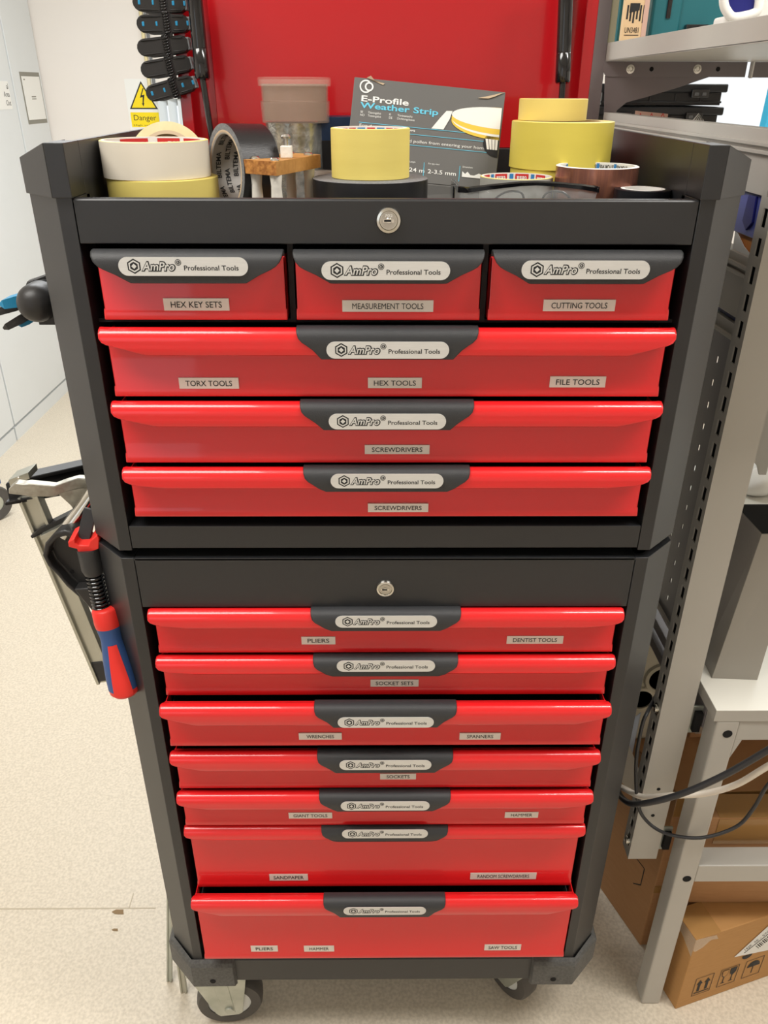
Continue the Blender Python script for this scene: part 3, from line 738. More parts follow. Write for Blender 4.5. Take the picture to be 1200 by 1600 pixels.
arc(.078, .085, .0080, .0062, .9, 5.5, 'print_white'); arc(.100, .085, .0056, .0036, 0, 2*PI, 'print_white')
pr.text('E-Profile', TB(.055, .205), .0070, 'print_white', align='LEFT', width=.0610, bold=.02)
pr.text('Weather Strip', TB(.050, .272), .0070, 'print_cyan', align='LEFT', width=.1010, bold=.02)
for j, (a_, b_) in enumerate((('SE', 'Tätningslist'), ('NO', 'Tetningslist'))):
    pr.text(a_, TB(.055, .340+.032*j), .0026, 'print_white', align='LEFT'); pr.text(b_, TB(.105, .340+.032*j), .0026, 'print_white', align='LEFT')
for j, (a_, b_) in enumerate((('FI', 'Tiivistenauha'), ('DE', 'Dichtungsleiste'))):
    pr.text(a_, TB(.245, .340+.032*j), .0026, 'print_white', align='LEFT'); pr.text(b_, TB(.30, .340+.032*j), .0026, 'print_white', align='LEFT')
pr.text('For doors and windows', TB(.055, .475), .0036, 'print_white', align='LEFT', width=.072)
pr.text('Prevents drafts, dust and pollen from entering your home', TB(.035, .585), .0036, 'print_white', align='LEFT', width=.170)
for v in (.445, .515, .625): bl(.05, .985, v, v+.005, 'print_cyan')
for u in (.38, .50, .74): bl(u, u+.004, .79, .95, 'print_cyan')
pr.text('24 m', TB(.405, .875), .0050, 'print_white', align='LEFT', width=.0200, bold=.01)
pr.text('2-3.5 mm', TB(.53, .875), .0050, 'print_white', align='LEFT', width=.0370, bold=.01)
for u, s_ in ((.405, 'Length'), (.53, 'For gap sizes'), (.76, 'Dimensions')): pr.text(s_, TB(u, .795), .0020, 'print_white', align='LEFT')
pr.add([(.76*wv_+x, -.90*hv_+y, .0008) for x, y in ((0, 0), (0, .007), (.004, .004), (.007, .007), (.011, .003), (.016, .003), (.022, .006), (.030, .003), (.030, 0))], [tuple(range(9))], 'print_white', MBX)
# printed picture of the coiled strip: pale roll, yellow edge and the tail
def epoly(u, v, rx, ry, a0, a1, n=20): return [(u*wv_+rx*math.cos(a0+(a1-a0)*k/n), -v*hv_+ry*math.sin(a0+(a1-a0)*k/n)) for k in range(n+1)]
def pp(pts, mt, l): pr.add([(x, y, l) for x, y in pts], [tuple(range(len(pts)))], mt, MBX)
pp(epoly(.985, .33, .064, .020, PI/2, PI*1.5), 'print_yellow', .0008)
pp(epoly(.985, .318, .063, .0175, PI/2, PI*1.5), 'print_white', .0009); pp(epoly(.985, .306, .064, .016, PI/2, PI*1.5), 'print_yellow', .0010)
pp(epoly(.985, .275, .064, .0130, PI/2, PI*1.5), 'core_white', .0011)
pp([(.62*wv_, -.25*hv_), (.66*wv_, -.245*hv_), (.645*wv_, -.33*hv_), (.61*wv_, -.44*hv_), (.53*wv_, -.44*hv_), (.58*wv_, -.33*hv_)], 'core_white', .0010)
pp(epoly(.985, .535, .020, .0165, PI/2, PI*1.5), 'black_dark', .0008); 
for k in range(4): pp([((.895+k*.022)*wv_, -.49*hv_), ((.913+k*.022)*wv_, -.49*hv_), ((.925+k*.018)*wv_, -.595*hv_), ((.911+k*.018)*wv_, -.595*hv_)], 'core_white', .0009)
pr.build('print', bx)
t = MB(); e = [BX(.08, .0, -.0005*sgn), BX(.19, .055, -.001*sgn), BX(.20, .04, -.001*sgn), BX(.13, .02, -.002*sgn), BX(.105, -.018, -.003*sgn)]
t.poly(e, 'core_card'); t.build('torn_edge', bx, solid=.0006)
t = MB(); t.poly([BX(.82, .09, -.001*sgn), BX(.90, .055, -.001*sgn), BX(.995, .005, -.001*sgn), BX(.93, .06, -.001*sgn), BX(.89, .085, -.001*sgn)], 'core_card'); t.build('torn_edge', bx, solid=.0006)
t = MB(); c0_, c1_ = BX(0, 1), BX(.985, 1)
t.hexa([(c0_.x, c0_.y-.004, TF), (c1_.x, c1_.y-.004, TF), (c1_.x, c1_.y+.06, TF), (c0_.x, c0_.y+.06, TF)], [(c0_.x, c0_.y-.001, c0_.z-.0005), (c1_.x, c1_.y-.001, c1_.z-.0005), (c1_.x, c1_.y+.06, c1_.z-.0005), (c0_.x, c0_.y+.06, c0_.z-.0005)], 'box_grey'); t.build('carton_foot', bx, bevel=.0008)

# right-hand stack of yellow rolls
ys = .245
t = ring_roll((.2215, ys, TF), .0605, .045, 1.508-TF, 'tape_straw', 'core_card'); tag(t.build('tape_roll', smooth=40), 'bottom yellow roll of the right tray stack, behind the copper tape', 'tape roll')
t = ring_roll((.2218, ys, 1.508), .0630, .046, 1.5610-1.508, 'tape_straw', 'core_card', 'tape_pale'); tag(t.build('tape_roll', smooth=40), 'widest yellow roll in the middle of the right tray stack', 'tape roll')
t = ring_roll((.2100, ys+.012, 1.5610), .0422, .032, 1.5855-1.5610, 'tape_pale', 'core_card', 'tape_pale'); tag(t.build('tape_roll', smooth=40), 'narrow pale yellow roll on top of the right tray stack', 'tape roll')
# copper coloured roll
c = (.2470, .150, TF)
t = ring_roll(c, .0475, .0425, 1.5175-TF, 'copper', 'core_white', 'core_white', .002)
for k in range(5):
    a = .55+k*.5; core_text(t, c, .0425, 1.5128, a, 'STOKVIS', .0045, 'ink', .017, True)
    a += .25; core_patch(t, c, .0425, 1.509, 1.5165, a-.04, a+.04, 'blue_print', 3)
tag(t.build('tape_roll', smooth=40), 'copper brown shiny tape roll behind the small black roll', 'tape roll')
# grey roll with red and blue core
c = (.1560, .165, TF)
t = ring_roll(c, .0430, .0395, 1.5045-TF, 'tape_grey', 'core_white', 'tape_pale', .002)
for k in range(4):
    core_patch(t, c, .0395, 1.4915, 1.5035, .35+k*.68, .35+k*.68+.42, 'red_print', 8); core_patch(t, c, .0395, 1.4915, 1.5035, .35+k*.68+.48, .35+k*.68+.60, 'blue_print', 3)
    core_text(t, c, .0395, 1.498, .35+k*.68+.21, 'tesa', .0055, 'print_white', .013, True)
tag(t.build('tape_roll', smooth=40), 'grey tape roll with red and blue printed core behind the glasses', 'tape roll')
# small black roll
c = (.2860, .092, TF)
t = ring_roll(c, .0305, .0200, 1.4985-TF, 'elec_black', 'core_white', 'elec_black', .004)
for k in range(3): t.text('PVC TAPE', Matrix.Translation((c[0]+.0218*math.sin(k*2.1), c[1]+.0218*math.cos(k*2.1), 1.4985)) @ Matrix.Rotation(-k*2.1, 4, 'Z'), .0025, 'ink', width=.018, lift=.0003) if False else None
tag(t.build('tape_roll', smooth=40), 'small black electrical tape roll at the tray right end', 'tape roll')

# safety glasses
gl = thing('safety_glasses', (.157, .06, TF), 'clear safety glasses with black brow bar lying behind the rim', 'glasses')
t = MB(); path = [(.0800, .085, 1.4995), (.0865, .062, 1.5010), (.110, .046, 1.5055), (.140, .040, 1.5090), (.157, .039, 1.5095), (.175, .040, 1.5088), (.205, .046, 1.5060), (.228, .062, 1.5020), (.2345, .085, 1.500)]
pp_ = [Vector(p) for p in path]
v = []; f = []
fine = []
for i in range(len(pp_)-1):
    for k in range(4): fine.append(pp_[i].lerp(pp_[i+1], k/4))
fine.append(pp_[-1])
for i, p in enumerate(fine):
    u = i/(len(fine)-1); hh = .0030+.0018*abs(2*u-1)
    v += [(p.x, p.y, p.z+.0015), (p.x, p.y-.002, p.z), (p.x, p.y, p.z-hh), (p.x, p.y+.003, p.z-.001)]
for i in range(len(fine)-1):
    for k in range(4): f.append((4*i+k, 4*i+(k+1) % 4, 4*i+4+(k+1) % 4, 4*i+4+k))
f.append((0, 1, 2, 3)); f.append(tuple(4*(len(fine)-1)+k for k in range(4)))
t.add(v, f, 'gloss_black'); t.build('brow_bar', gl, smooth=60)
t = MB(); v = []; f = []
for i, p in enumerate(fine):
    u = i/(len(fine)-1); nose = math.exp(-((u-.5)/.05)**2)
    v += [(p.x, p.y+.0005, p.z-.001), (p.x*.97+.157*.03, p.y+.006, 1.4700+.018*nose+.006*abs(2*u-1))]
for i in range(len(fine)-1): f.append((2*i, 2*i+1, 2*i+3, 2*i+2))
t.add(v, f, 'lens'); t.build('lens', gl, smooth=60, solid=.0012)
t = MB()
t.tube([(.112, .058, 1.4720), (.114, .054, 1.4880), (.126, .050, 1.4985), (.142, .049, 1.4990), (.148, .052, 1.4900), (.152, .056, 1.4800)], .0012, 'gloss_black', 8, 4)
t.tube([(.162, .056, 1.4800), (.166, .052, 1.4900), (.172, .049, 1.4990), (.188, .050, 1.4985), (.200, .054, 1.4880), (.202, .058, 1.4720)], .0012, 'gloss_black', 8, 4)
t.build('nose_guard', gl, smooth=60)
for s, x in ((-1, .0803), (1, .2342)):
    t = MB(); t.box(x-.0013, x+.0013, .083, .150, 1.4945, 1.5012, 'gloss_black'); t.box(x-.0013, x+.0013, .146, .175, 1.4800, 1.5000, 'gloss_black'); t.build('temple', gl, bevel=.0008)

# ------------------------------------------------------------------ spring clamps on the lid edge
def clamp_arm(sy, mk):
    """one arm of a spring clamp: paddle to the left, jaw to the right; sy -1 front, +1 back"""
    a = MB(); outl = []
    for k in range(9): b = PI/2+PI*k/8; outl.append((-.0265+.0105*math.cos(b), .0105*math.sin(b)))
    outl += [(-.002, -.0110), (.010, -.0105), (.021, -.0100), (.028, -.0055), (.030, 0), (.028, .0055), (.021, .0100), (.010, .0105), (-.002, .0110)]
    def yy(x): return sy*(.010+(.012*max(0, -x)/.04)-(.0065*max(0, x)/.03))
    n = len(outl); v = [(x, yy(x)-sy*.0035, z) for x, z in outl]+[(x, yy(x)+sy*.0035, z) for x, z in outl]
    a.add(v, [tuple(range(n))[::-1], tuple(range(n, 2*n))]+[(i, (i+1) % n, n+(i+1) % n, n+i) for i in range(n)], 'black_plastic')
    # ribs and recess on the paddle and jaw
    for x0, x1, z in ((-.030, -.006, .0075), (-.030, -.006, -.0085), (.008, .022, .0070), (.008, .022, -.0082)):
        a.hexa([(x0, yy(x0), z), (x1, yy(x1), z), (x1, yy(x1)+sy*.0052, z), (x0, yy(x0)+sy*.0052, z)], [(x0, yy(x0), z+.0013), (x1, yy(x1), z+.0013), (x1, yy(x1)+sy*.0052, z+.0013), (x0, yy(x0)+sy*.0052, z+.0013)], 'black_plastic')
    if mk:
        for x, w_ in ((-.029, .0035), (-.014, .006), (.011, .0065), (.0265, .003)):
            a.box(x-w_/2, x+w_/2, min(yy(x), yy(x)+sy*.0040), max(yy(x), yy(x)+sy*.0040), -.0028, .0028, 'clamp_blue')
    return a
def spring_clamp(mk):
    root = thing('spring_clamp', (0, 0, 0), '', 'clamp', 'spring clamps on the lid edge')
    for sy in (-1, 1):
        o = clamp_arm(sy, mk and sy < 0).build('arm', root, bevel=.0012, smooth=40); KIDS.append(o)
        p = MB(); p.box(.0235, .0300, min(sy*.0025, sy*.0075), max(sy*.0025, sy*.0075), -.0075, .0075, 'tape_edge'); p_ = p.build('jaw_pad', root, bevel=.0015); KIDS.append(p_)
    sp = MB(); path = []
    for k in range(8*8+1):
        a = 2*PI*k/8; path.append((.0+.0042*math.cos(a), -.0135+.0042*math.sin(a), -.0125+.025*k/64))
    sp.tube(path, .0010, 'gloss_black', 6, 1); o = sp.build('spring', root, smooth=60); KIDS.append(o)
    ax_ = MB(); ax_.cyl((.003, -.012, -.0145), (.003, -.012, .0145), .0030, 'black_plastic', seg=12); o = ax_.build('pin', root, smooth=40); KIDS.append(o)
    return root
cA = spring_clamp(True); cB = spring_clamp(False)
CL = [(252, 6, cA, 0, 'topmost black spring clamp on the lid edge, cut by the picture top'), (258, 38, None, -2, 'blue marked spring clamp, second from the top on the lid edge'),
      (262, 72, cB, -6, 'plain black spring clamp, middle of the five on the lid edge'), (265, 104, None, -9, 'plain black spring clamp, second from the bottom on the lid edge'),
      (270, 137, None, -14, 'blue marked spring clamp, lowest of the five beside the danger sign')]
for i, (x, y, o, rz, lab) in enumerate(CL):
    p = at(x, y, y=LY-.034); p.x = lx0-.0050+.002*math.sin(i*2)
    rot = (0, math.radians(rz), 0)
    if o is not None: o.location = p; o['label'] = lab; o.rotation_euler = rot
    else: copy_thing(cA if i in (1, 4) else cB, p, lab, rot)

# blue handled spring clamp gripping the push handle
bc = thing('spring_clamp', (hx-.02, .13, HZ), 'larger black and blue spring clamp gripping the side push handle', 'clamp')
def lever(p0, p1, w_, th, mt, nm, pad=None):
    p0, p1 = Vector(p0), Vector(p1); d = (p1-p0).normalized(); s = Vector((0, 1, 0)); n = d.cross(s).normalized()
    b = MB(); L = (p1-p0).length; pts = []
    for u, k, tk in ((0, .5, .5), (.12, .9, .9), (.5, 1, 1), (.85, .95, .8), (1, .5, .25)): pts.append((p0+d*L*u, w_*k/2, th*tk/2))
    v = []; f = []
    for c_, a_, t_ in pts: v += [c_+s*a_+n*t_, c_-s*a_+n*t_, c_-s*a_-n*t_, c_+s*a_-n*t_]
    for i in range(len(pts)-1):
        for k in range(4): f.append((4*i+k, 4*i+(k+1) % 4, 4*i+4+(k+1) % 4, 4*i+4+k))
    f += [(0, 1, 2, 3), tuple(4*(len(pts)-1)+k for k in range(4))]
    b.add(v, f, mt); return b.build(nm, bc, smooth=50)
lever(at(72, 462, y=.13), at(-14, 489, y=.10), .03, .010, 'black_plastic', 'arm'); lever(at(60, 462, y=.12), at(3, 474, y=.10), .026, .013, 'clamp_blue', 'grip_pad')
lever(at(70, 478, y=.13), at(9, 511, y=.10), .03, .010, 'black_plastic', 'arm'); lever(at(62, 487, y=.125), at(30, 505, y=.112), .022, .013, 'clamp_blue', 'grip_pad')
t = MB(); a_, b_, c_, d_ = at(38, 452, y=.115), at(42, 440, y=.115), at(80, 425, y=.12), at(92, 452, y=.12)
t.hexa([a_, at(40, 458, y=.16), at(88, 460, y=.16), d_], [b_, at(45, 437, y=.16), at(84, 424, y=.16), c_], 'black_plastic')
pc = (a_+b_+c_+d_)/4; t.box(pc.x-.006, pc.x+.012, pc.y-.012, pc.y-.004, pc.z+.000, pc.z+.005, 'hole')
t.build('jaw', bc, bevel=.002, smooth=40)

# ------------------------------------------------------------------ clamps hanging at the left side
# aluminium bar clamp with a long black head
ac = thing('bar_clamp', at(150, 1040, y=.16), 'long aluminium bar clamp with black head beside the cabinet', 'clamp')
def beam(p0, p1, wx, wy, mt, nm, parent, bevel=.001, up=(0, 1, 0)):
    p0, p1 = Vector(p0), Vector(p1); d = (p1-p0).normalized(); s = Vector(up); s = (s-d*s.dot(d)).normalized(); n = d.cross(s)
    b = MB(); v = [p+s*a*wy/2+n*c*wx/2 for p in (p0, p1) for a, c in ((-1, -1), (1, -1), (1, 1), (-1, 1))]
    b.hexa(v[:4], v[4:], mt); return b.build(nm, parent, bevel=bevel)
r0, r1 = at(47, 772, y=.155), at(168, 1062, y=.165)
beam(r0, r1, .030, .012, 'alu', 'rail', ac)
for off in (-.0125, .0125):
    d_ = (r1-r0).normalized(); nn = d_.cross(Vector((0, 1, 0))).normalized()
    beam(r0+nn*off+Vector((0, -.008, 0)), r1+nn*off+Vector((0, -.008, 0)), .005, .006, 'alu', 'rail_edge', ac, .0008)
beam(at(158, 1028, y=.166), at(170, 1058, y=.166), .034, .020, 'black_plastic', 'end_cap', ac, .002)
# head: hollow black arm running back along the cabinet side
h0, h1 = at(12, 762, y=.15), at(150, 735, y=.24)
hd = MB()
p = [at(8, 756, y=.14), at(14, 783, y=.14), at(40, 782, y=.14), at(142, 764, y=.22), at(142, 727, y=.25), at(40, 745, y=.17)]
q = [v_+Vector((0, .022, 0)) for v_ in p]
hd.add(p+q, [tuple(range(6)), tuple(range(11, 5, -1))]+[(i, 6+i, 6+(i+1) % 6, (i+1) % 6) for i in range(6)], 'black_plastic')
for a_, b_ in ((at(34, 748, y=.163), at(146, 723, y=.247)), (at(12, 783, y=.14), at(140, 760, y=.215))):
    d_ = b_-a_; hd.hexa([a_+Vector((0, -.010, -.003)), b_+Vector((0, -.010, -.003)), b_+Vector((0, .02, -.003)), a_+Vector((0, .02, -.003))], [a_+Vector((0, -.010, .003)), b_+Vector((0, -.010, .003)), b_+Vector((0, .02, .003)), a_+Vector((0, .02, .003))], 'black_plastic')
hd.build('head', ac, bevel=.0015, smooth=35)
pl = MB(); a_, b_ = at(13, 750, y=.128), at(44, 738, y=.132)
pl.hexa([a_+Vector((0, 0, -.010)), b_+Vector((0, 0, -.010)), b_+Vector((0, .03, -.010)), a_+Vector((0, .03, -.010))], [a_, b_, b_+Vector((0, .03, .0)), a_+Vector((0, .03, .0))], 'alu')
pc = at(29, 747, y=.126); pl.lathe([(.0022, 0), (.0018, .001), (.0001, .001)], pc, 'chrome', 12, (0, -1, 0))
pl.build('jaw_plate', ac, bevel=.0008)
pj = MB(); a_ = [at(47, 838, y=.14), at(60, 828, y=.14), at(112, 802, y=.15), at(112, 812, y=.15), at(58, 838, y=.14), at(50, 842, y=.14)]
b2 = [v_+Vector((0, .02, 0)) for v_ in a_]; pj.add(a_+b2, [tuple(range(6)), tuple(range(11, 5, -1))]+[(i, 6+i, 6+(i+1) % 6, (i+1) % 6) for i in range(6)], 'black_plastic'); pj.build('sliding_jaw', ac, bevel=.001)
pj = MB(); a_ = [at(62, 838, y=.132), at(104, 818, y=.137), at(108, 826, y=.137), at(64, 844, y=.132)]; b2 = [v_+Vector((0, .02, 0)) for v_ in a_]
pj.hexa(a_, b2, 'alu'); pj.build('jaw_pad', ac, bevel=.0008)

# quick clamp: cast jaw, round steel bar and black lever body
qc = thing('quick_clamp', at(110, 960, y=.09), 'quick clamp with cast silver jaw, steel tube and black lever body', 'clamp')
jw = MB()
top_ = [(13, 764), (24, 755), (36, 757), (46, 756), (84, 760), (100, 754), (120, 748), (142, 749)]
bot_ = [(13, 772), (22, 773), (32, 774), (44, 776), (84, 777), (100, 770), (120, 764), (142, 764)]
yj = [.095, .095, .095, .095, .105, .112, .12, .13]
v = []; f = []
for (a_, b_), (c_, d_), y in zip(top_, bot_, yj): v += [at(a_, b_, y=y)+Vector((0, .012, .001)), at(a_, b_, y=y), at(c_, d_, y=y), at(c_, d_, y=y)+Vector((0, .014, 0))]
n = len(yj)
for i in range(n-1):
    for k in range(4): f.append((4*i+k, 4*i+(k+1) % 4, 4*i+4+(k+1) % 4, 4*i+4+k))
f += [(0, 1, 2, 3), tuple(4*(n-1)+k for k in range(4))]
jw.add(v, f, 'cast')
web = [at(88, 770, y=.118), at(140, 760, y=.128), at(140, 805, y=.128), at(118, 802, y=.122), at(110, 790, y=.12)]
web2 = [p+Vector((0, .006, 0)) for p in web]
jw.add(web+web2, [tuple(range(5)), tuple(range(9, 4, -1))]+[(i, 5+i, 5+(i+1) % 5, (i+1) % 5) for i in range(5)], 'cast')
jw.build('jaw', qc, bevel=.0015, smooth=45)
t = MB(); t.cyl(at(158, 755, y=.115), at(98, 838, y=.085), .0108, 'chrome', seg=32); t.build('steel_tube', qc, smooth=40)
# body: teardrop loop with recess
out = [(66, 868), (70, 849), (84, 833), (100, 829), (116, 834), (128, 848), (136, 866), (152, 900), (160, 930), (150, 956), (128, 938), (104, 917), (90, 900), (74, 884)]
body = MB(); F_ = [at(x, y, y=.062) for x, y in out]; K_ = [p+Vector((.004, .034, .0)) for p in F_]
cx_ = sum((p for p in F_), Vector())/len(F_)
Fi = [p+(cx_-p)*.17+Vector((0, 0, 0)) for p in F_]; Fd = [p+Vector((0, .016, 0)) for p in Fi]
nb = len(out); v = F_+K_+Fi+Fd; f = []
for i in range(nb):
    j = (i+1) % nb; f += [(i, j, nb+j, nb+i), (i, 2*nb+i, 2*nb+j, j), (2*nb+i, 3*nb+i, 3*nb+j, 2*nb+j)]
f += [tuple(range(nb, 2*nb))[::-1], tuple(range(3*nb, 4*nb))]
body.add(v, f, 'black_plastic')
pw = [at(115, 921, y=.058), at(160, 918, y=.058), at(166, 962, y=.058), at(146, 958, y=.058), at(124, 932, y=.058)]
pw2 = [p+Vector((0, .02, 0)) for p in pw]; body.add(pw+pw2, [tuple(range(5)), tuple(range(9, 4, -1))]+[(i, 5+i, 5+(i+1) % 5, (i+1) % 5) for i in range(5)], 'black_plastic')
body.build('lever_body', qc, bevel=.0022, smooth=50)
for x, y in ((81, 857), (113, 893)):
    t = MB(); t.lathe([(.0028, 0), (.0028, .001), (.0001, .001)], at(x, y, y=.0775), 'hole', 14, (0, -1, 0)); t.build('rivet', qc)

# screw clamp with red and blue handle
sc_ = thing('screw_clamp', at(195, 1085, y=.02), 'screw clamp with red and blue handle hanging at the cabinet edge', 'clamp')
Y1 = .040
def A_(x, y, yy=None): return at(x, y, y=Y1 if yy is None else yy)
beam(A_(142, 795, .07), A_(129, 850, .055), .0165, .007, 'grip', 'bar', sc_, .0008)
co = MB(); o_ = [(106, 847), (116, 842), (117, 849), (123, 853), (138, 853), (140, 846), (151, 837), (155, 842), (154, 858), (138, 864), (122, 864), (120, 858), (107, 855)]
F_ = [A_(x, y, .040) for x, y in o_]; K_ = [p+Vector((0, .030, .004)) for p in F_]; nb = len(o_)
co.add(F_+K_, [tuple(range(nb)), tuple(range(nb, 2*nb))[::-1]]+[(i, nb+i, nb+(i+1) % nb, (i+1) % nb) for i in range(nb)], 'handle_red'); co.build('collar', sc_, bevel=.0012, smooth=40)
a_, b_ = A_(138, 856, .050), A_(147, 896, .047)
t = MB(); t.lathe([(.0150, 0), (.0148, (b_-a_).length*.8), (.0120, (b_-a_).length)], a_, 'grip', 32, b_-a_); t.build('sleeve', sc_, smooth=40)
a_, b_ = A_(146, 892, .047), A_(159, 950, .042); L = (b_-a_).length; prof = [(.0065, 0)]
nt_ = 10
for k in range(nt_):
    z_ = L*k/nt_; s_ = L/nt_; prof += [(.0082, z_+s_*.1), (.0118, z_+s_*.35), (.0121, z_+s_*.5), (.0118, z_+s_*.65), (.0082, z_+s_*.9)]
t = MB(); t.lathe(prof, a_, 'gloss_black', 28, b_-a_); t.build('screw_thread', sc_, smooth=60)
h0, h1 = A_(163, 948, .040), A_(197, 1084, .020); ax = h1-h0; L = ax.length
t = MB()
prof = [(.0100, 0, 'handle_red'), (.0158, .001, 'handle_red'), (.0178, .004, 'handle_red'), (.0184, L*.16, 'handle_red'), (.0176, L*.205, 'handle_blue'), (.0174, L*.21, 'handle_blue'), (.0156, L*.30, 'handle_blue'), (.0152, L*.36, 'handle_blue'), (.0174, L*.48, 'handle_blue'), (.0198, L*.62, 'handle_blue'), (.0214, L*.78, 'handle_blue'), (.0216, L*.90, 'handle_red'), (.0206, L*.95, 'handle_red'), (.0160, L*.99, 'handle_red'), (.0001, L, 'handle_red')]
t.lathe(prof, h0, 'handle_red', 40, ax); hn = t.build('handle', sc_, smooth=60)
# red inlay following the handle front
inl = MB(); d_ = ax.normalized(); fw_ = (CAM-(h0+ax*.7)); fw_ = (fw_-d_*fw_.dot(d_)).normalized(); sd_ = d_.cross(fw_)
v = []; f = []
def rad(u):
    pr_ = [(p_[1]/L, p_[0]) for p_ in prof]
    for (u0, r0_), (u1, r1_) in zip(pr_, pr_[1:]):
        if u0 <= u <= u1: return r0_+(r1_-r0_)*(u-u0)/max(u1-u0, 1e-6)
    return .01
us = [.38+.57*k/14 for k in range(15)]
for u in us:
    wid = .38+.26*(u-.38)/.57
    for k in range(7):
        an = (-wid+2*wid*k/6)+.16; v.append(h0+d_*(L*u)+(fw_*math.cos(an)+sd_*math.sin(an))*(rad(u)+.0006))
for i in range(14):
    for k in range(6): f.append((7*i+k, 7*i+k+1, 7*i+8+k, 7*i+7+k))
inl.add(v, f, 'handle_red'); inl.build('inlay', hn, smooth=60)

# two strips leaning at the cabinet's left side, feet on the floor
def strip(foot, top, wx, label, mt):
    a_, b_ = Vector(foot), Vector(top); o = MB(); d_ = (b_-a_).normalized(); s = Vector((0, 1, 0)); s = (s-d_*s.dot(d_)).normalized(); n = d_.cross(s)
    for off, ww in ((-.5, .3), (.5, .3), (0, .5)):
        th = .010 if off else .005
        v = [p+s*aa*th/2+n*(off*wx*.7+cc*wx*ww/2) for p in (a_, b_) for aa, cc in ((-1, -1), (1, -1), (1, 1), (-1, 1))]
        o.hexa(v[:4], v[4:], mt)
    return tag(o.build('metal_strip', bevel=.0006), label, 'strip', 'metal strips leaning at the cabinet side')
strip((-.398, .090, 0.002), (-.386, .17, 1.02), .012, 'long metal strip nearest the castor, leaning along the cabinet side', 'alu')
strip((-.432, .112, 0.002), (-.398, .30, .62), .010, 'shorter metal strip standing left of the other, foot on the floor', 'zinc')

# trolley wheel at the far left edge
tr = thing('trolley', (-1.62, 2.06, 0), 'blue and grey trolley foot with wheel at the left picture edge', 'trolley')
t = MB(); t.lathe([(.035, -.015), (.070, -.017), (.075, 0), (.070, .017), (.035, .015)], (-1.60, 2.06, .075), 'tyre', 32, (.8, -.6, 0), closed=True); t.lathe([(.0001, -.012), (.036, -.012), (.036, .012), (.0001, .012)], (-1.60, 2.06, .075), 'zinc', 24, (.8, -.6, 0)); t.build('wheel', tr, smooth=50)
t = MB(); t.box(-1.66, -1.57, 2.03, 2.10, .15, .175, 'handle_blue'); t.box(-1.625, -1.600, 2.03, 2.035, .075, .15, 'handle_blue'); t.build('fork', tr, bevel=.003)
t = MB(); t.box(-1.68, -1.60, 2.04, 2.12, .175, .40, 'bench'); t.build('leg', tr, bevel=.003)

# ------------------------------------------------------------------ workbench on the right
wb_ = thing('workbench', (.9, .45, 0), 'grey metal workbench with white top and slotted uprights on the right', 'workbench')
TZ = .763
t = MB(); t.prism([(.5060, .060), (1.5, .060), (1.5, 1.0), (.5060, 1.0)], 'z', TZ-.022, TZ-.0004, 'bench')
t.prism([(.5065, .0605), (1.4995, .0605), (1.4995, .9995), (.5065, .9995)], 'z', TZ-.001, TZ, 'benchtop')
t.build('tabletop', wb_, bevel=.0006)
def leg(x, y):
    l = MB(); l.box(x, x+.036, y, y+.038, 0, TZ-.022, 'bench'); o = l.build('leg', wb_, bevel=.003)
    for z in (.375, .715): h_ = MB(); h_.lathe([(.0075, 0), (.0075, .0006), (.0001, .0006)], (x+.021, y, z), 'hole', 20, (0, -1, 0)); h_.build('bolt_hole', o)
    return o
leg(.512, .0605); leg(1.43, .0605); leg(.512, .93); leg(1.43, .93)
t = MB(); t.box(.548, 1.43, .062, .1015, .364, .4065, 'bench'); t.build('crossbar', wb_, bevel=.002)
t = MB(); t.box(.548, 1.43, .0625, .066, .700, TZ-.022, 'bench'); t.prism([(.548, .700), (.560, .700), (.548, .660)], 'y', .0625, .066, 'bench'); t.box(.512, .548, .10, .93, .69, .735, 'bench_dark'); t.build('apron', wb_, bevel=.001)
# slotted upright: left wall pierced by real slots
ux0, ux1, uy0, uy1, uz0, uz1 = .4400, .4910, .100, .134, .377, 2.15
t = MB()
t.box(ux0, ux1, uy0, uy0+.002, uz0, uz1, 'bench'); t.box(ux1-.002, ux1, uy0+.002, uy1, uz0, uz1, 'bench'); t.box(ux0+.002, ux1-.002, uy1-.002, uy1, uz0, uz1, 'black_dark')
sl = [1.3989-.0327*k for k in range(-22, 31)]
ya, yb = uy0+.010, uy0+.022
t.box(ux0, ux0+.002, uy0+.002, ya, uz0, uz1, 'bench'); t.box(ux0, ux0+.002, yb, uy1, uz0, uz1, 'bench')
zc = sorted(sl); prev = uz0
for z in zc:
    if z-.011 > prev: t.box(ux0, ux0+.002, ya, yb, prev, min(z-.0105, uz1), 'bench')
    prev = z+.0105
if prev < uz1: t.box(ux0, ux0+.002, ya, yb, prev, uz1, 'bench')
up = t.build('upright', wb_)
for x, y in ((1025, 1102), (983, 1316)):
    t = MB(); c_ = at(x, y, x=ux0); t.lathe([(.0095, 0), (.0095, .001), (.0062, .0015), (.0062, .0055), (.0001, .006)], (ux0, uy0+.014, c_.z), 'chrome', 20, (-1, 0, 0)); t.build('bolt', up, smooth=35)
for x, y in ((1029, 1233), (1020, 1274)): t = MB(); t.lathe([(.0032, 0), (.0032, .0006), (.0001, .0006)], at(x, y, y=uy0), 'hole', 16, (0, -1, 0)); t.build('bolt_hole', up)
# brackets between upright and leg
for z in (.42, .70): t = MB(); t.box(ux1, .512, .108, .112, z-.028, z+.028, 'zinc'); t.box(.498, .510, .100, .108, z-.02, z+.02, 'hole'); t.build('joint_plate', wb_, bevel=.0008)
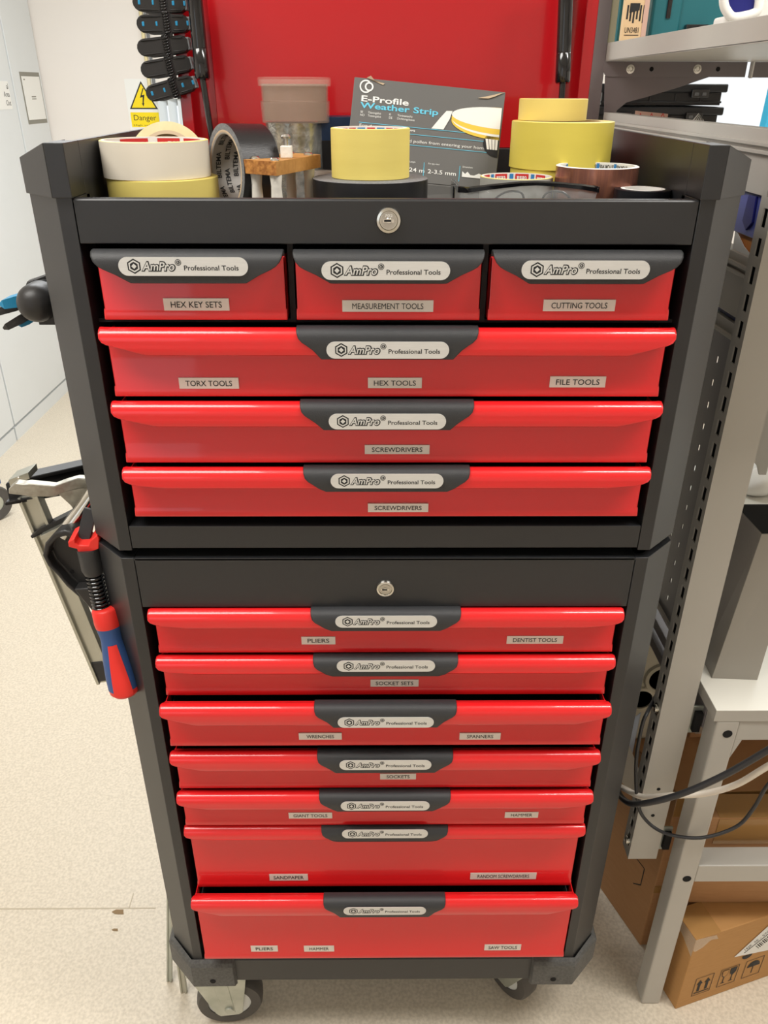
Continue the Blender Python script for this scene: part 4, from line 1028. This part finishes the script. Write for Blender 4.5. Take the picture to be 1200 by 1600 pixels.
# rear upright, shelf, flange and gusset bracket
t = MB(); t.box(.412, .444, .952, .99, .3, 2.15, 'bench_dark'); t.build('upright', wb_, bevel=.001)
def sh_poly(): return [(.9715, 1.646), (.978, 1.652), (.978, 1.672), (.974, 1.677), (-.10, 1.671), (-.10, 1.6445)]
t = MB(); t.prism(sh_poly(), 'x', .4445, .4465, 'bench'); t.box(.4445, 1.3, -.10, .972, 1.6455, 1.6475, 'bench'); t.box(.4445, 1.3, -.10, -.098, 1.6445, 1.671, 'bench'); t.box(.4445, 1.3, .970, .972, 1.6475, 1.676, 'bench'); t.build('shelf', wb_, bevel=.0006)
t = MB(); YG = .951
t.prism([(.441, 1.645), (.7285, 1.645), (.7285, 1.6185), (.452, 1.6185), (.446, 1.622), (.441, 1.632)], 'y', YG, YG+.003, 'bench_dark')
gp = [at(x, y, y=YG) for x, y in ((946, 118), (1110, 120), (1060, 137), (1010, 152), (980, 160), (965, 172), (956, 192), (944, 196))]
t.prism([(p.x, p.z) for p in gp], 'y', YG+.003, YG+.0055, 'bench_dark')
br = t.build('bracket', wb_, bevel=.0005)
for x, y in ((985, 108), (1089.5, 108)): t = MB(); t.lathe([(.0082, 0), (.0082, .001), (.0055, .0012), (.0058, .005), (.0042, .0052), (.0030, .0030), (.0001, .0030)], at(x, y, y=YG), 'chrome', 20, (0, -1, 0)); t.build('bolt', br, smooth=35)
for x, y in ((1018, 108), (1122, 108)): t = MB(); t.lathe([(.0042, 0), (.0042, .0006), (.0001, .0006)], at(x, y, y=YG), 'hole', 16, (0, -1, 0)); t.build('bolt_hole', br)
t = MB(); t.box(.7295, .7325, .925, .935, 1.6165, 1.645, 'frame_white'); t.box(.735, 1.2, .95, .953, 1.618, 1.645, 'bench_dark'); t.build('shelf_edge_strip', wb_)
# trunking rails, panel with square holes, lower rails: all run back along the bench end
def rail(z0, z1, nm, d=.010, mt='trunk', lips=()):
    r_ = MB(); r_.box(.4530, .4550+d, .136, .950, z0, z1, mt)
    for z in lips: r_.box(.4480, .4530, .136, .950, z-.0022, z+.0022, mt)
    return r_.build(nm, wb_, bevel=.0006)
rail(1.4833, 1.5550, 'trunking', .02, 'bench', (1.5385, 1.5300))
rail(1.3360, 1.4110, 'trunking', .02, 'trunk', (1.3900, 1.3990))
rail(1.3100, 1.3280, 'panel_rail', .012, 'trunk', (1.3115,))
pn = MB(); ystep, zstep, hs = .034, .0327, .0042
zs = []; z = 1.2706-.0327*12
holes_z = [1.2706-.0327*k for k in range(-1, 13)]; holes_y = [.1610+.034*k for k in range(0, 22)]
zb0, zt0, xa, xb = .8500, 1.3110, .4545, .4565
hz_ = sorted(z for z in holes_z if zb0+.01 < z < zt0-.008)
cz = [zb0]+[v_ for z in hz_ for v_ in (z-hs*1.2, z+hs*1.2)]+[zt0]
cy = [.136]+[v_ for y in holes_y for v_ in (y-hs*.8, y+hs*.8)]+[.93]
for i in range(0, len(cy)-1):
    if i % 2 == 0: pn.box(xa, xb, cy[i], cy[i+1], zb0, zt0, 'bench_dark')
    else:
        for j in range(0, len(cz)-1, 2): pn.box(xa, xb, cy[i], cy[i+1], cz[j], cz[j+1], 'bench_dark')
pn.build('perforated_panel', wb_)
t = MB(); t.box(.4500, .4640, .136, .95, .8440, .8500, 'trunk'); t.build('panel_rail', wb_)
for z in (.806, .770): t = MB(); t.box(.452, .470, .136, .95, z-.004, z+.014, 'bench_dark'); t.build('panel_rail', wb_, bevel=.0008)
# a back board that carries the black organiser cases
t = MB(); t.box(.47, 1.3, .97, 1.30, 1.462, 1.475, 'bench'); t.box(.47, .49, 1.25, 1.30, .0, 1.462, 'bench_dark'); t.box(1.28, 1.3, 1.25, 1.30, .0, 1.462, 'bench_dark'); t.build('back_shelf', wb_)

# black organiser cases stacked behind the bracket
def organiser(x0, x1, z0, z1, label):
    o = thing('organiser_case', ((x0+x1)/2, 1.1, z0), label, 'case', 'black organiser cases')
    b = MB(); b.box(x0+.006, x1-.010, 1.032, 1.25, z0, z1-.016, 'black_plastic')
    for k in range(1, 5): xx = x0+(x1-x0)*k/5; b.box(xx-.0015, xx+.0015, 1.030, 1.033, z0+.006, z1-.018, 'grip')
    b.box(x0+.004, x1-.008, 1.030, 1.032, z0+.004, z0+.008, 'grip'); b.build('body', o, bevel=.004, smooth=40)
    l = MB(); l.box(x0, x1, 1.026, 1.26, z1-.016, z1, 'grip'); l.build('lid', o, bevel=.003, smooth=40)
    for u in (.25, .78):
        xx = x0+(x1-x0)*u; k = MB(); k.box(xx-.018, xx+.018, 1.020, 1.027, z1-.026, z1-.010, 'gloss_black')
        for dx in (-.008, .008): k.box(xx+dx-.0045, xx+dx+.0045, 1.018, 1.0205, z1-.022, z1-.016, 'tape_edge')
        k.build('latch', o, bevel=.001)
Zc = [at(1100, y, y=1.03).z for y in (131, 163, 167)]
organiser(.46, at(1135, 150, y=1.03).x, Zc[1]-.002, Zc[0], 'upper black organiser case of the two behind the shelf bracket')
organiser(.44, at(1129, 180, y=1.03).x, 1.475, Zc[2], 'lower black organiser case, partly hidden by the grey rail')
t = MB(); a_ = at(991, 174, y=.80); b_ = at(1044, 190, y=.80); zz = 1.555
t.hexa([(a_.x, .82, zz-.012), (b_.x, .80, zz-.012), (b_.x, .802, zz-.012), (a_.x, .822, zz-.012)], [(a_.x, .82, a_.z), (b_.x, .80, b_.z+.012), (b_.x, .802, b_.z+.012), (a_.x, .822, a_.z)], 'clear_film') if False else None
p0, p1 = at(993, 173, y=.93), at(1044, 178, y=.93)
t.hexa([(p0.x, .93, 1.475), (p1.x, .93, 1.475), (p1.x, .932, 1.475), (p0.x, .932, 1.475)], [(p0.x, .93, p0.z), (p1.x, .93, p1.z), (p1.x, .932, p1.z), (p0.x, .932, p0.z)], 'box_pink')
for k in range(3):
    cx = p0.x+(p1.x-p0.x)*(.16+.34*k); cz_ = p0.z-.010
    t.prism([(cx-.006, cz_-.005), (cx+.006, cz_-.005), (cx, cz_+.006)], 'y', .9288, .93, 'red_print'); t.prism([(cx-.0038, cz_-.0036), (cx+.0038, cz_-.0036), (cx, cz_+.0035)], 'y', .9284, .93, 'box_pink')
tag(t.build('warning_strip'), 'pale strip with small red warning triangles behind the grey rail', 'strip')
t = MB(); p0, p1, p2, p3 = at(1079, 192, y=.90), at(1102, 194, y=.90), at(1098, 184, y=.90), at(1092, 177, y=.90)
zb_p = 1.475
t.prism([(p0.x, zb_p), (p1.x, zb_p), (p1.x, p1.z), (p2.x, p2.z), (p3.x, p3.z), (p0.x, p0.z)], 'y', .90, .902, 'white_paper')
for k in range(5):
    q0 = p0.lerp(p1, .1+.18*k); q1 = p3.lerp(p2, .1+.18*k); t.hexa([(q0.x, .8994, q0.z), (q0.x+.002, .8994, q0.z), (q0.x+.002, .90, q0.z), (q0.x, .90, q0.z)], [(q1.x, .8994, q1.z), (q1.x+.0012, .8994, q1.z), (q1.x+.0012, .90, q1.z), (q1.x, .90, q1.z)], 'ink')
tag(t.build('striped_card'), 'white card with dark stripes before the lower organiser case', 'card')

# things on the shelf
SZ = 1.6478
t = MB(); p0, p1 = at(972, 50, y=.875), at(1009, 50, y=.875); ty = .875
t.box(p0.x, p1.x-.009, ty, ty+.016, SZ, 1.86, 'box_tan'); t.box(p1.x-.009, p1.x, ty-.001, ty+.016, SZ, 1.86, 'box_pink')
cx = (p0.x+p1.x)/2-.004
for k in range(6): t.box(cx-.014+k*.006, cx-.012+k*.006+.001, ty-.0006, ty, at(990, 30, y=ty).z-.003*(k % 3), at(990, 8, y=ty).z, 'ink')
t.prism([(cx-.009, at(990, 20, y=ty).z), (cx+.009, at(990, 16, y=ty).z), (cx+.009, at(990, 5, y=ty).z), (cx-.009, at(990, 5, y=ty).z)], 'y', ty-.0008, ty, 'ink')
t.text('UN3481', front(cx-.001, ty-.0008, at(990, 47, y=ty).z), .0090, 'ink', width=.026); t.box(cx-.014, cx+.013, ty-.0006, ty, at(990, 55, y=ty).z-.0006, at(990, 55, y=ty).z+.0006, 'ink')
tag(t.build('cardboard_box', bevel=.0006), 'small tan cardboard box with black print on the top shelf', 'box')
t = MB(); p0, p1 = at(964, 50, y=.90), at(971.5, 50, y=.90); t.box(p0.x, p1.x, .90, .912, SZ, 1.86, 'teal'); tag(t.build('folder', bevel=.002), 'thin dark green folder standing left of the tan box', 'folder')
t = MB(); p0, p1 = at(947, 50, y=.955), at(963, 50, y=.955); t.box(p0.x+.001, p1.x+.002, .955, .967, SZ, 1.86, 'khaki'); tag(t.build('box_file', bevel=.003), 'khaki grey box file at the back corner of the top shelf', 'box')
case = thing('tool_case', (.72, .9, SZ), 'teal plastic tool case with black latch on the top shelf', 'case')
p0, p1 = at(1014, 50, y=.905), at(1182, 20, y=.905)
t = MB(); t.box(p0.x, p1.x, .905, .950, SZ, 1.85, 'teal'); t.box(p0.x, p0.x+.055, .899, .907, SZ+.006, 1.84, 'teal'); t.build('body', case, bevel=.008, smooth=40)
t = MB(); a_, b_ = at(1072, 42, y=.895), at(1108, 33, y=.895); t.box(a_.x, b_.x, .893, .907, SZ, a_.z+.004, 'gloss_black'); a_ = at(1046, 15, y=.895); t.box(a_.x-.004, a_.x+.004, .895, .907, a_.z-.014, 1.84, 'gloss_black'); t.build('latch', case, bevel=.001)
t = MB(); cc_ = at(1163, -8, y=.45); 
tb = thing('foam_holder', (cc_.x, .47, SZ), 'white padded holder with dark blue inside on the shelf edge', 'holder')
pts = [(1131, -14), (1131, 5), (1136, 18), (1146, 27), (1168, 24), (1182, 18), (1186, 6), (1187, -14)]
pa = [at(x, y, y=.45) for x, y in pts]; 
t.tube(pa, .0062, 'cloth_white', 10, 5); t.build('rim', tb, smooth=60)
t = MB(); t.prism([(p.x, p.z) for p in pa], 'y', .452, .458, 'bin_navy'); t.build('lining', tb)
t = MB(); a_ = at(1190, -10, y=.46); z_ = at(1190, 16, y=.46).z; t.box(a_.x, a_.x+.08, .46, .52, SZ, a_.z+.03, 'cloth_white'); t.box(pa[0].x+.01, a_.x, .455, .50, SZ, at(1160, 24, y=.45).z, 'cloth_white'); t.build('base', tb, bevel=.004)

# blue bin hanging on the trunking, papers under it
bn = thing('storage_bin', (.475, .19, 1.435), 'blue plastic storage bin hung on the end rail right of the chest', 'bin')
t = MB(); t.box(.458, .500, .150, .235, 1.432, 1.4830, 'bin_blue'); t.build('body', bn, bevel=.002)
t = MB(); a_ = [at(x, y, x=.4575) for x, y in ((1173, 305), (1185, 307), (1178, 348), (1168, 360), (1163, 345))]
b2 = [p+Vector((-.003, 0, 0)) for p in a_]; t.add(a_+b2, [tuple(range(5)), tuple(range(9, 4, -1))]+[(i, 5+i, 5+(i+1) % 5, (i+1) % 5) for i in range(5)], 'bin_navy'); t.build('rib', bn, bevel=.0006)
t = MB(); a_ = [at(x, y, x=.459) for x, y in ((1143, 400), (1149, 358), (1162, 385), (1177, 404))]; b2 = [p+Vector((.001, 0, 0)) for p in a_]
t.hexa(a_, b2, 'white_paper'); tag(t.build('paper_sheet'), 'white folded paper tucked under the blue bin', 'paper')
t = MB(); a_ = [at(x, y, x=.463) for x, y in ((1152, 358), (1186, 368), (1180, 408), (1145, 398))]; b2 = [p+Vector((.012, 0, 0)) for p in a_]
t.hexa(a_, b2, 'orange'); tag(t.build('orange_packet'), 'orange packet behind the white paper under the blue bin', 'packet')
t = MB(); a_ = [at(x, y, x=.458) for x, y in ((1117, 486), (1122, 478), (1156, 500), (1152, 520))]; 
t.box(.4585, .470, .145, .235, 1.3285, 1.3365, 'bin_navy'); tag(t.build('storage_bin', bevel=.001), 'dark blue bin strip between the two beige rails', 'bin')

# tapered dark metal box on the bench top
db = MB()
b0 = [Vector((.5265, .1344, TZ)), Vector((.5985, .1300, TZ)), Vector((.6015, .185, TZ)), Vector((.5290, .185, TZ))]
zt_ = 1.012
t0 = [at(1190, 835, y=.165), at(1252, 838, y=.165)]
t0 = [Vector((p.x, .165, zt_)) for p in t0]; t0 += [Vector((t0[1].x+.004, .262, zt_)), Vector((t0[0].x-.003, .262, zt_))]
ins_b = [p+Vector((0, 0, .004)) for p in b0]
db.hexa(b0, t0, 'bin_grey')
ct = sum(t0, Vector())/4; ti = [ct+(p-ct)*.965+Vector((0, 0, .0006)) for p in t0]; db.poly(ti, 'hole')
tag(db.build('metal_box', bevel=.0008), 'tapered dark grey metal box with black top on the white bench', 'box')
# white cloths at the back of the bench top
for (x, y, r_, sc, lab) in ((1184, 752, .05, (1.1, .8, .55), 'crumpled white cloth bag lying at the back of the bench top'), (1212, 742, .06, (1, .8, .6), 'second white cloth bag at the right edge on the bench top')):
    p = at(x, y+18, z=TZ); t = MB(); t.ball((p.x, p.y, TZ+r_*sc[2]), r_, 'cloth_white', sc, 24)
    t.v = [(a+.006*math.sin(40*c_+a*60), b+.006*math.sin(50*a), max(TZ, c_+.004*math.sin(70*b))) for a, b, c_ in t.v]
    tag(t.build('cloth_bag', smooth=60), lab, 'bag')
t = MB(); pts = [at(x, y, y=.52) for x, y in ((1176, 690), (1204, 690), (1197, 742), (1186, 742), (1183, 728), (1176, 720))]
pts = [Vector((pts[0].x, .52, 1.6456)), Vector((pts[1].x, .52, 1.6456))]+pts[2:]
t.prism([(p.x, p.z) for p in pts], 'y', .52, .524, 'bench'); t.build('hook_plate', wb_, bevel=.0005)

# things under the bench seen through the gap
mc = thing('moulded_case', (.50, .36, .450), 'cream moulded plastic case with round black openings behind the slotted upright', 'case')
t = MB(); t.box(.412, .600, .300, .395, .552, .735, 'cream_plastic'); t.box(.43, .58, .315, .385, .4512, .552, 'cream_plastic'); t.build('shell', mc, bevel=.012, smooth=40)
for x, y, r_ in ((1036, 1060, .027), (1001, 1091, .021)):
    p = at(x, y, y=.2995)
    t = MB(); t.lathe([(r_*1.35, .0), (r_*1.25, .004), (r_*1.02, .005), (r_, .0015)], p, 'cream_plastic', 36, (0, -1, 0)); t.lathe([(r_, .0020), (.0001, .0020)], p, 'hole', 36, (0, -1, 0)); t.build('opening', mc, smooth=40)
t = MB(); v = []; f = []
for k in range(17):
    a = PI*.98*k/16; v += [(.462-.018+.036*k/16, .262-.012*math.sin(a), z) for z in (.4510, .575)]
for k in range(16): f.append((2*k, 2*k+2, 2*k+3, 2*k+1))
t.add([(a*1.0, b, c) for a, b, c in v], f, 'pale_blue'); tag(t.build('paper_sheet', smooth=60, solid=.001), 'pale blue curved sheet standing under the cream case', 'sheet')
t = MB(); p = [at(x, y, y=.235) for x, y in ((952, 1118), (969, 1130), (1000, 1206), (996, 1250), (952, 1200))]
t.prism([(q_.x, q_.z) for q_ in p], 'y', .235, .239, 'trunk'); tag(t.build('grey_board'), 'grey beige board leaning between the cabinet and the upright', 'board')

# ------------------------------------------------------------------ cardboard boxes under the bench
bb = thing('cardboard_box', (.95, .42, 0), 'large brown taped cardboard box on the floor under the bench', 'box')
BH = .450
q = [Vector((.5450, .1817, 0)), Vector((1.15, .205, 0)), Vector((1.12, .70, 0)), Vector((.478, .60, 0))]
dirl = (Vector((.4931, .3217, 0))-Vector((.5450, .1817, 0))).normalized(); q[3] = q[0]+dirl*.45; q[1] = q[0]+Vector((dirl.y, -dirl.x, 0))*.62; q[2] = q[1]+dirl*.45
q[1] = q[0]+Vector((.62, .03, 0)); q[2] = q[1]+dirl*.45
t = MB(); t.hexa(q, [p+Vector((0, 0, BH)) for p in q], 'card_dark'); t.build('carton', bb, bevel=.002)
t = MB(); mid = [q[0].lerp(q[3], .42), q[0].lerp(q[3], .58), q[1].lerp(q[2], .58), q[1].lerp(q[2], .42)]
t.hexa([p+Vector((0, 0, BH)) for p in mid], [p+Vector((0, 0, BH+.0005)) for p in mid], 'packtape')
e = q[0]+(q[1]-q[0])*.02
for (z0, z1, u0, u1) in ((BH-.06, BH, .0, .9), (.17, .19, .0, .9)):
    a_, b_ = q[0].lerp(q[1], u0), q[0].lerp(q[1], u1); nn = Vector((0, -.0008, 0))
    t.hexa([a_+Vector((0, 0, z0)), b_+Vector((0, 0, z0)), b_+nn+Vector((0, 0, z0)), a_+nn+Vector((0, 0, z0))], [a_+Vector((0, 0, z1)), b_+Vector((0, 0, z1)), b_+nn+Vector((0, 0, z1)), a_+nn+Vector((0, 0, z1))], 'packtape')
t.build('packing_tape', bb)
t = MB(); up_ = Vector((0, 0, 1)); fn = Vector((dirl.y, -dirl.x, 0))*-.0006
for (u, z, w_, h_) in ((.16, .14, .11, .0015), (.16, .235, .11, .0015)): 
    a_, b_ = q[0]+dirl*u+fn+up_*z, q[0]+dirl*(u-w_)+fn+up_*z
t_lines = [((1017, 1390), (1013, 1376)), ((1013, 1376), (1024, 1364))]
a_ = q[0]+dirl*.05+fn
for (p0, p1) in (((.035, .20), (.075, .20)), ((.035, .20), (.035, .15)), ((.035, .15), (.055, .13))):
    A0 = q[0]+dirl*p0[0]+fn+up_*p0[1]; A1 = q[0]+dirl*p1[0]+fn+up_*p1[1]; d_ = (A1-A0).normalized(); n2 = d_.cross(fn).normalized()*.0012
    t.add([A0-n2, A1-n2, A1+n2, A0+n2], [(0, 1, 2, 3)], 'ink')
t.build('printed_mark', bb)
# upper flat box on it
ub = thing('cardboard_box', (.95, .5, BH), 'flatter brown cardboard box lying on the large taped box', 'box')
u0 = q[0]+dirl*.13+Vector((.115, .02, BH)); ur = [u0, u0+Vector((.45, .03, 0)), u0+Vector((.45, .03, 0))+dirl*.25, u0+dirl*.25]
t = MB(); t.hexa(ur, [p+Vector((0, 0, .10)) for p in ur], 'card_dark'); t.build('carton', ub, bevel=.002)
t = MB(); a_ = [ur[0].lerp(ur[1], .02), ur[0].lerp(ur[1], .18), ur[0].lerp(ur[1], .18), ur[0].lerp(ur[1], .02)]
t.hexa([ur[0].lerp(ur[1], u)+Vector((0, dy, dz)) for u, dy, dz in ((.02, -.0015, .012), (.20, -.0015, .012), (.20, .0, .012), (.02, 0, .012))], [ur[0].lerp(ur[1], u)+Vector((0, dy, dz)) for u, dy, dz in ((.02, -.0015, .06), (.20, -.0015, .06), (.20, 0, .06), (.02, 0, .06))], 'clear_film'); t.build('clear_tape', ub)
# small box in front with handling symbols
sb = thing('cardboard_box', (.72, .2, 0), 'small cardboard box with handling symbols in front on the floor', 'box')
SH = .218
c0 = Vector((.5758, .0498, 0)); dx = (Vector((.7878, .1147, 0))-c0).normalized(); dyv = Vector((-dx.y, dx.x, 0))
D2 = .065; W2_ = .226
q = [c0, c0+dx*W2_, c0+dx*W2_+dyv*D2, c0+dyv*D2]
t = MB(); t.hexa(q, [p+Vector((0, 0, SH)) for p in q], 'card'); t.build('carton', sb, bevel=.0015)
MS = Matrix((dx, Vector((0, 0, 1)), dx.cross(Vector((0, 0, 1))))).transposed().to_4x4(); MS.translation = c0
pr = MB()
def fp(pts, mt, l=.0008): pr.add([(x, y, l) for x, y in pts], [tuple(range(len(pts)))], mt, MS)
def outline(x0, x1, y0, y1, w_=.0012):
    for a_ in ((x0, x1, y0, y0+w_), (x0, x1, y1-w_, y1), (x0, x0+w_, y0, y1), (x1-w_, x1, y0, y1)): fp([(a_[0], a_[2]), (a_[1], a_[2]), (a_[1], a_[3]), (a_[0], a_[3])], 'ink')
y0, y1 = .028, .085
outline(.030, .072, y0, y1); outline(.088, .131, y0, y1); outline(.147, .190, y0, y1)
for x in (.042, .060): fp([(x-.003, y0+.012), (x+.003, y0+.012), (x+.003, y0+.035), (x-.003, y0+.035)], 'ink'); fp([(x-.007, y0+.035), (x+.007, y0+.035), (x, y0+.048)], 'ink')
fp([(.034, y0+.006), (.068, y0+.006), (.068, y0+.0085), (.034, y0+.0085)], 'ink')
for x, mt in ((.100, 'card'), (.119, 'ink')):
    fp([(x-.008, y0+.052), (x+.008, y0+.052), (x+.007, y0+.036), (x+.001, y0+.028), (x+.001, y0+.012), (x+.006, y0+.009), (x-.006, y0+.009), (x-.001, y0+.012), (x-.001, y0+.028), (x-.007, y0+.036)], 'ink')
    if mt == 'card': fp([(x-.0068, y0+.0508), (x+.0068, y0+.0508), (x+.0058, y0+.037), (x, y0+.030), (x-.0058, y0+.037)], 'card', .0010)
fp([(.1685+.015*math.cos(PI*k/12), y0+.032+.018*math.sin(PI*k/12)) for k in range(13)], 'ink'); fp([(.1675, y0+.010), (.1695, y0+.010), (.1695, y0+.032), (.1675, y0+.032)], 'ink')
fp([(.142+.012*math.cos(PI*k/10+PI), .108+.012*math.sin(PI*k/10+PI)) for k in range(11)]+[(.19, .108)], 'ink')
pr.v = [v_ for v_ in pr.v]; pr.build('handling_symbols', sb)
lb = MB(); lp = [(.108, .118), (.185, .205), (.2255, .205), (.2255, .094)]
lb.add([(x, y, .0012) for x, y in lp], [(0, 3, 2, 1)], 'white_paper', MS)
RT = MS @ Matrix.Translation((.165, .150, .0014)) @ Matrix.Rotation(math.radians(40), 4, 'Z')
lb.text('1EJE  SE - 570', RT @ Matrix.Translation((-.010, .008, 0)), .0075, 'ink', width=.060)
lb.box(-.045, .03, -.001, .001, 0, .0002, 'ink', RT)
for k in range(10): lb.box(-.020+k*.004, -.020+k*.004+(.0022 if k % 3 else .0012), -.022, -.006, 0, .0002, 'ink', RT)
lb.build('shipping_label', sb)
t = MB(); e = [c0+dx*.0+dyv*.0]
for pts_ in ([(0, 0, SH+.0006), (.055, 0, SH+.0006), (.058, .064, SH+.0006), (.0, .064, SH+.0006)],):
    t.add([c0+dx*a+dyv*b+Vector((0, 0, c_)) for a, b, c_ in pts_], [(0, 1, 2, 3)], 'packtape')
v = [(-.0006, .0, SH), (.02, -.0008, SH), (.045, -.0008, SH-.004), (.052, -.0008, SH-.018), (.035, -.0008, SH-.014), (.02, -.0008, SH-.03), (.004, -.0008, SH-.036), (-.0006, 0, SH-.03)]
t.add([c0+dx*a+dyv*b+Vector((0, 0, c_)) for a, b, c_ in v], [tuple(range(8))], 'clear_film')
v = [(-.0008, .0, SH), (-.0008, .058, SH), (-.0008, .058, SH-.02), (-.0008, .03, SH-.03), (-.0008, 0, SH-.05)]
t.add([c0+dx*a+dyv*b+Vector((0, 0, c_)) for a, b, c_ in v], [tuple(range(5))], 'clear_film')
t.build('packing_tape', sb)
fb = thing('cardboard_box', (.83, .15, SH), 'narrow brown cardboard box standing on the small box with symbols', 'box')
t = MB(); t.box(.573, 1.10, .1255, .1785, SH+.0008, .452, 'card_dark'); t.build('carton', fb, bevel=.0015)
t = MB(); t.box(.60, 1.09, .1245, .1255, .385, .449, 'packtape'); t.box(.60, 1.09, .1250, .1787, .4522, .4527, 'packtape'); t.build('packing_tape', fb)
# pale roll and board leaning behind the column
t = MB(); t.cyl((.50, .262, BH+.001), (.50, .262, BH+.20), .035, 'pale_blue', seg=32); tag(t.build('paper_roll', smooth=40), 'pale blue paper roll standing behind the slotted upright', 'roll') if False else None

# ------------------------------------------------------------------ cables in front of the upright
def cable(pts, r_, mt, label):
    t = MB(); t.tube([at(x, y, y=yy) for x, y, yy in pts], r_, mt, 12, 8); tag(t.build('cable', smooth=60), label, 'cable')
cable([(2050, 1010, .02), (1650, 1040, -.03), (1400, 1080, -.03), (1260, 1135, -.02), (1200, 1172, .0), (1130, 1212, .02), (1060, 1242, .035), (1000, 1256, .06), (975, 1250, .10), (962, 1228, .16), (952, 1200, .20)], .0052, 'cable_black', 'thick black cable looping across the slotted upright')
cable([(2050, 1040, .03), (1650, 1070, -.02), (1400, 1112, -.02), (1260, 1165, -.005), (1200, 1197, .01), (1150, 1226, .03), (1100, 1240, .042), (1050, 1243, .055), (1005, 1245, .085), (975, 1232, .12), (955, 1220, .18)], .0050, 'cable_white', 'white cable running beside the thick black one')
cable([(1700, 1075, .05), (1450, 1060, .02), (1310, 1110, .01), (1245, 1180, .01), (1200, 1226, .03), (1178, 1262, .04), (1150, 1292, .045), (1095, 1309, .05), (1040, 1302, .07), (1008, 1280, .090), (996, 1250, .094), (994, 1190, .094), (1003, 1135, .094), (1012, 1112, .105), (1026, 1085, .16)], .0030, 'cable_black', 'thin black cable hanging in a low loop before the bench leg')
# specks of dirt on the vinyl
for x, y, r_, lab in ((185, 1425, .010, 'larger brown dirt speck on the floor near the seam'), (180, 1453, .005, 'thin dirt speck below the larger one on the floor')):
    p = at(x, y, z=0); pts_ = [(p.x+r_*(1+.5*math.sin(3*k))*math.cos(k*.63)*1.1, p.y+r_*.8*(1+.4*math.cos(5*k))*math.sin(k*.63)) for k in range(10)]
    t = MB(); t.prism(pts_, 'z', 0, .0012, 'core_card'); t.mats = ['dirt']; tag_ = None
    M['dirt'] = M.get('dirt') or mat('dirt', (140, 116, 84), .8)
    tag(t.build('dirt_speck'), lab, 'dirt')
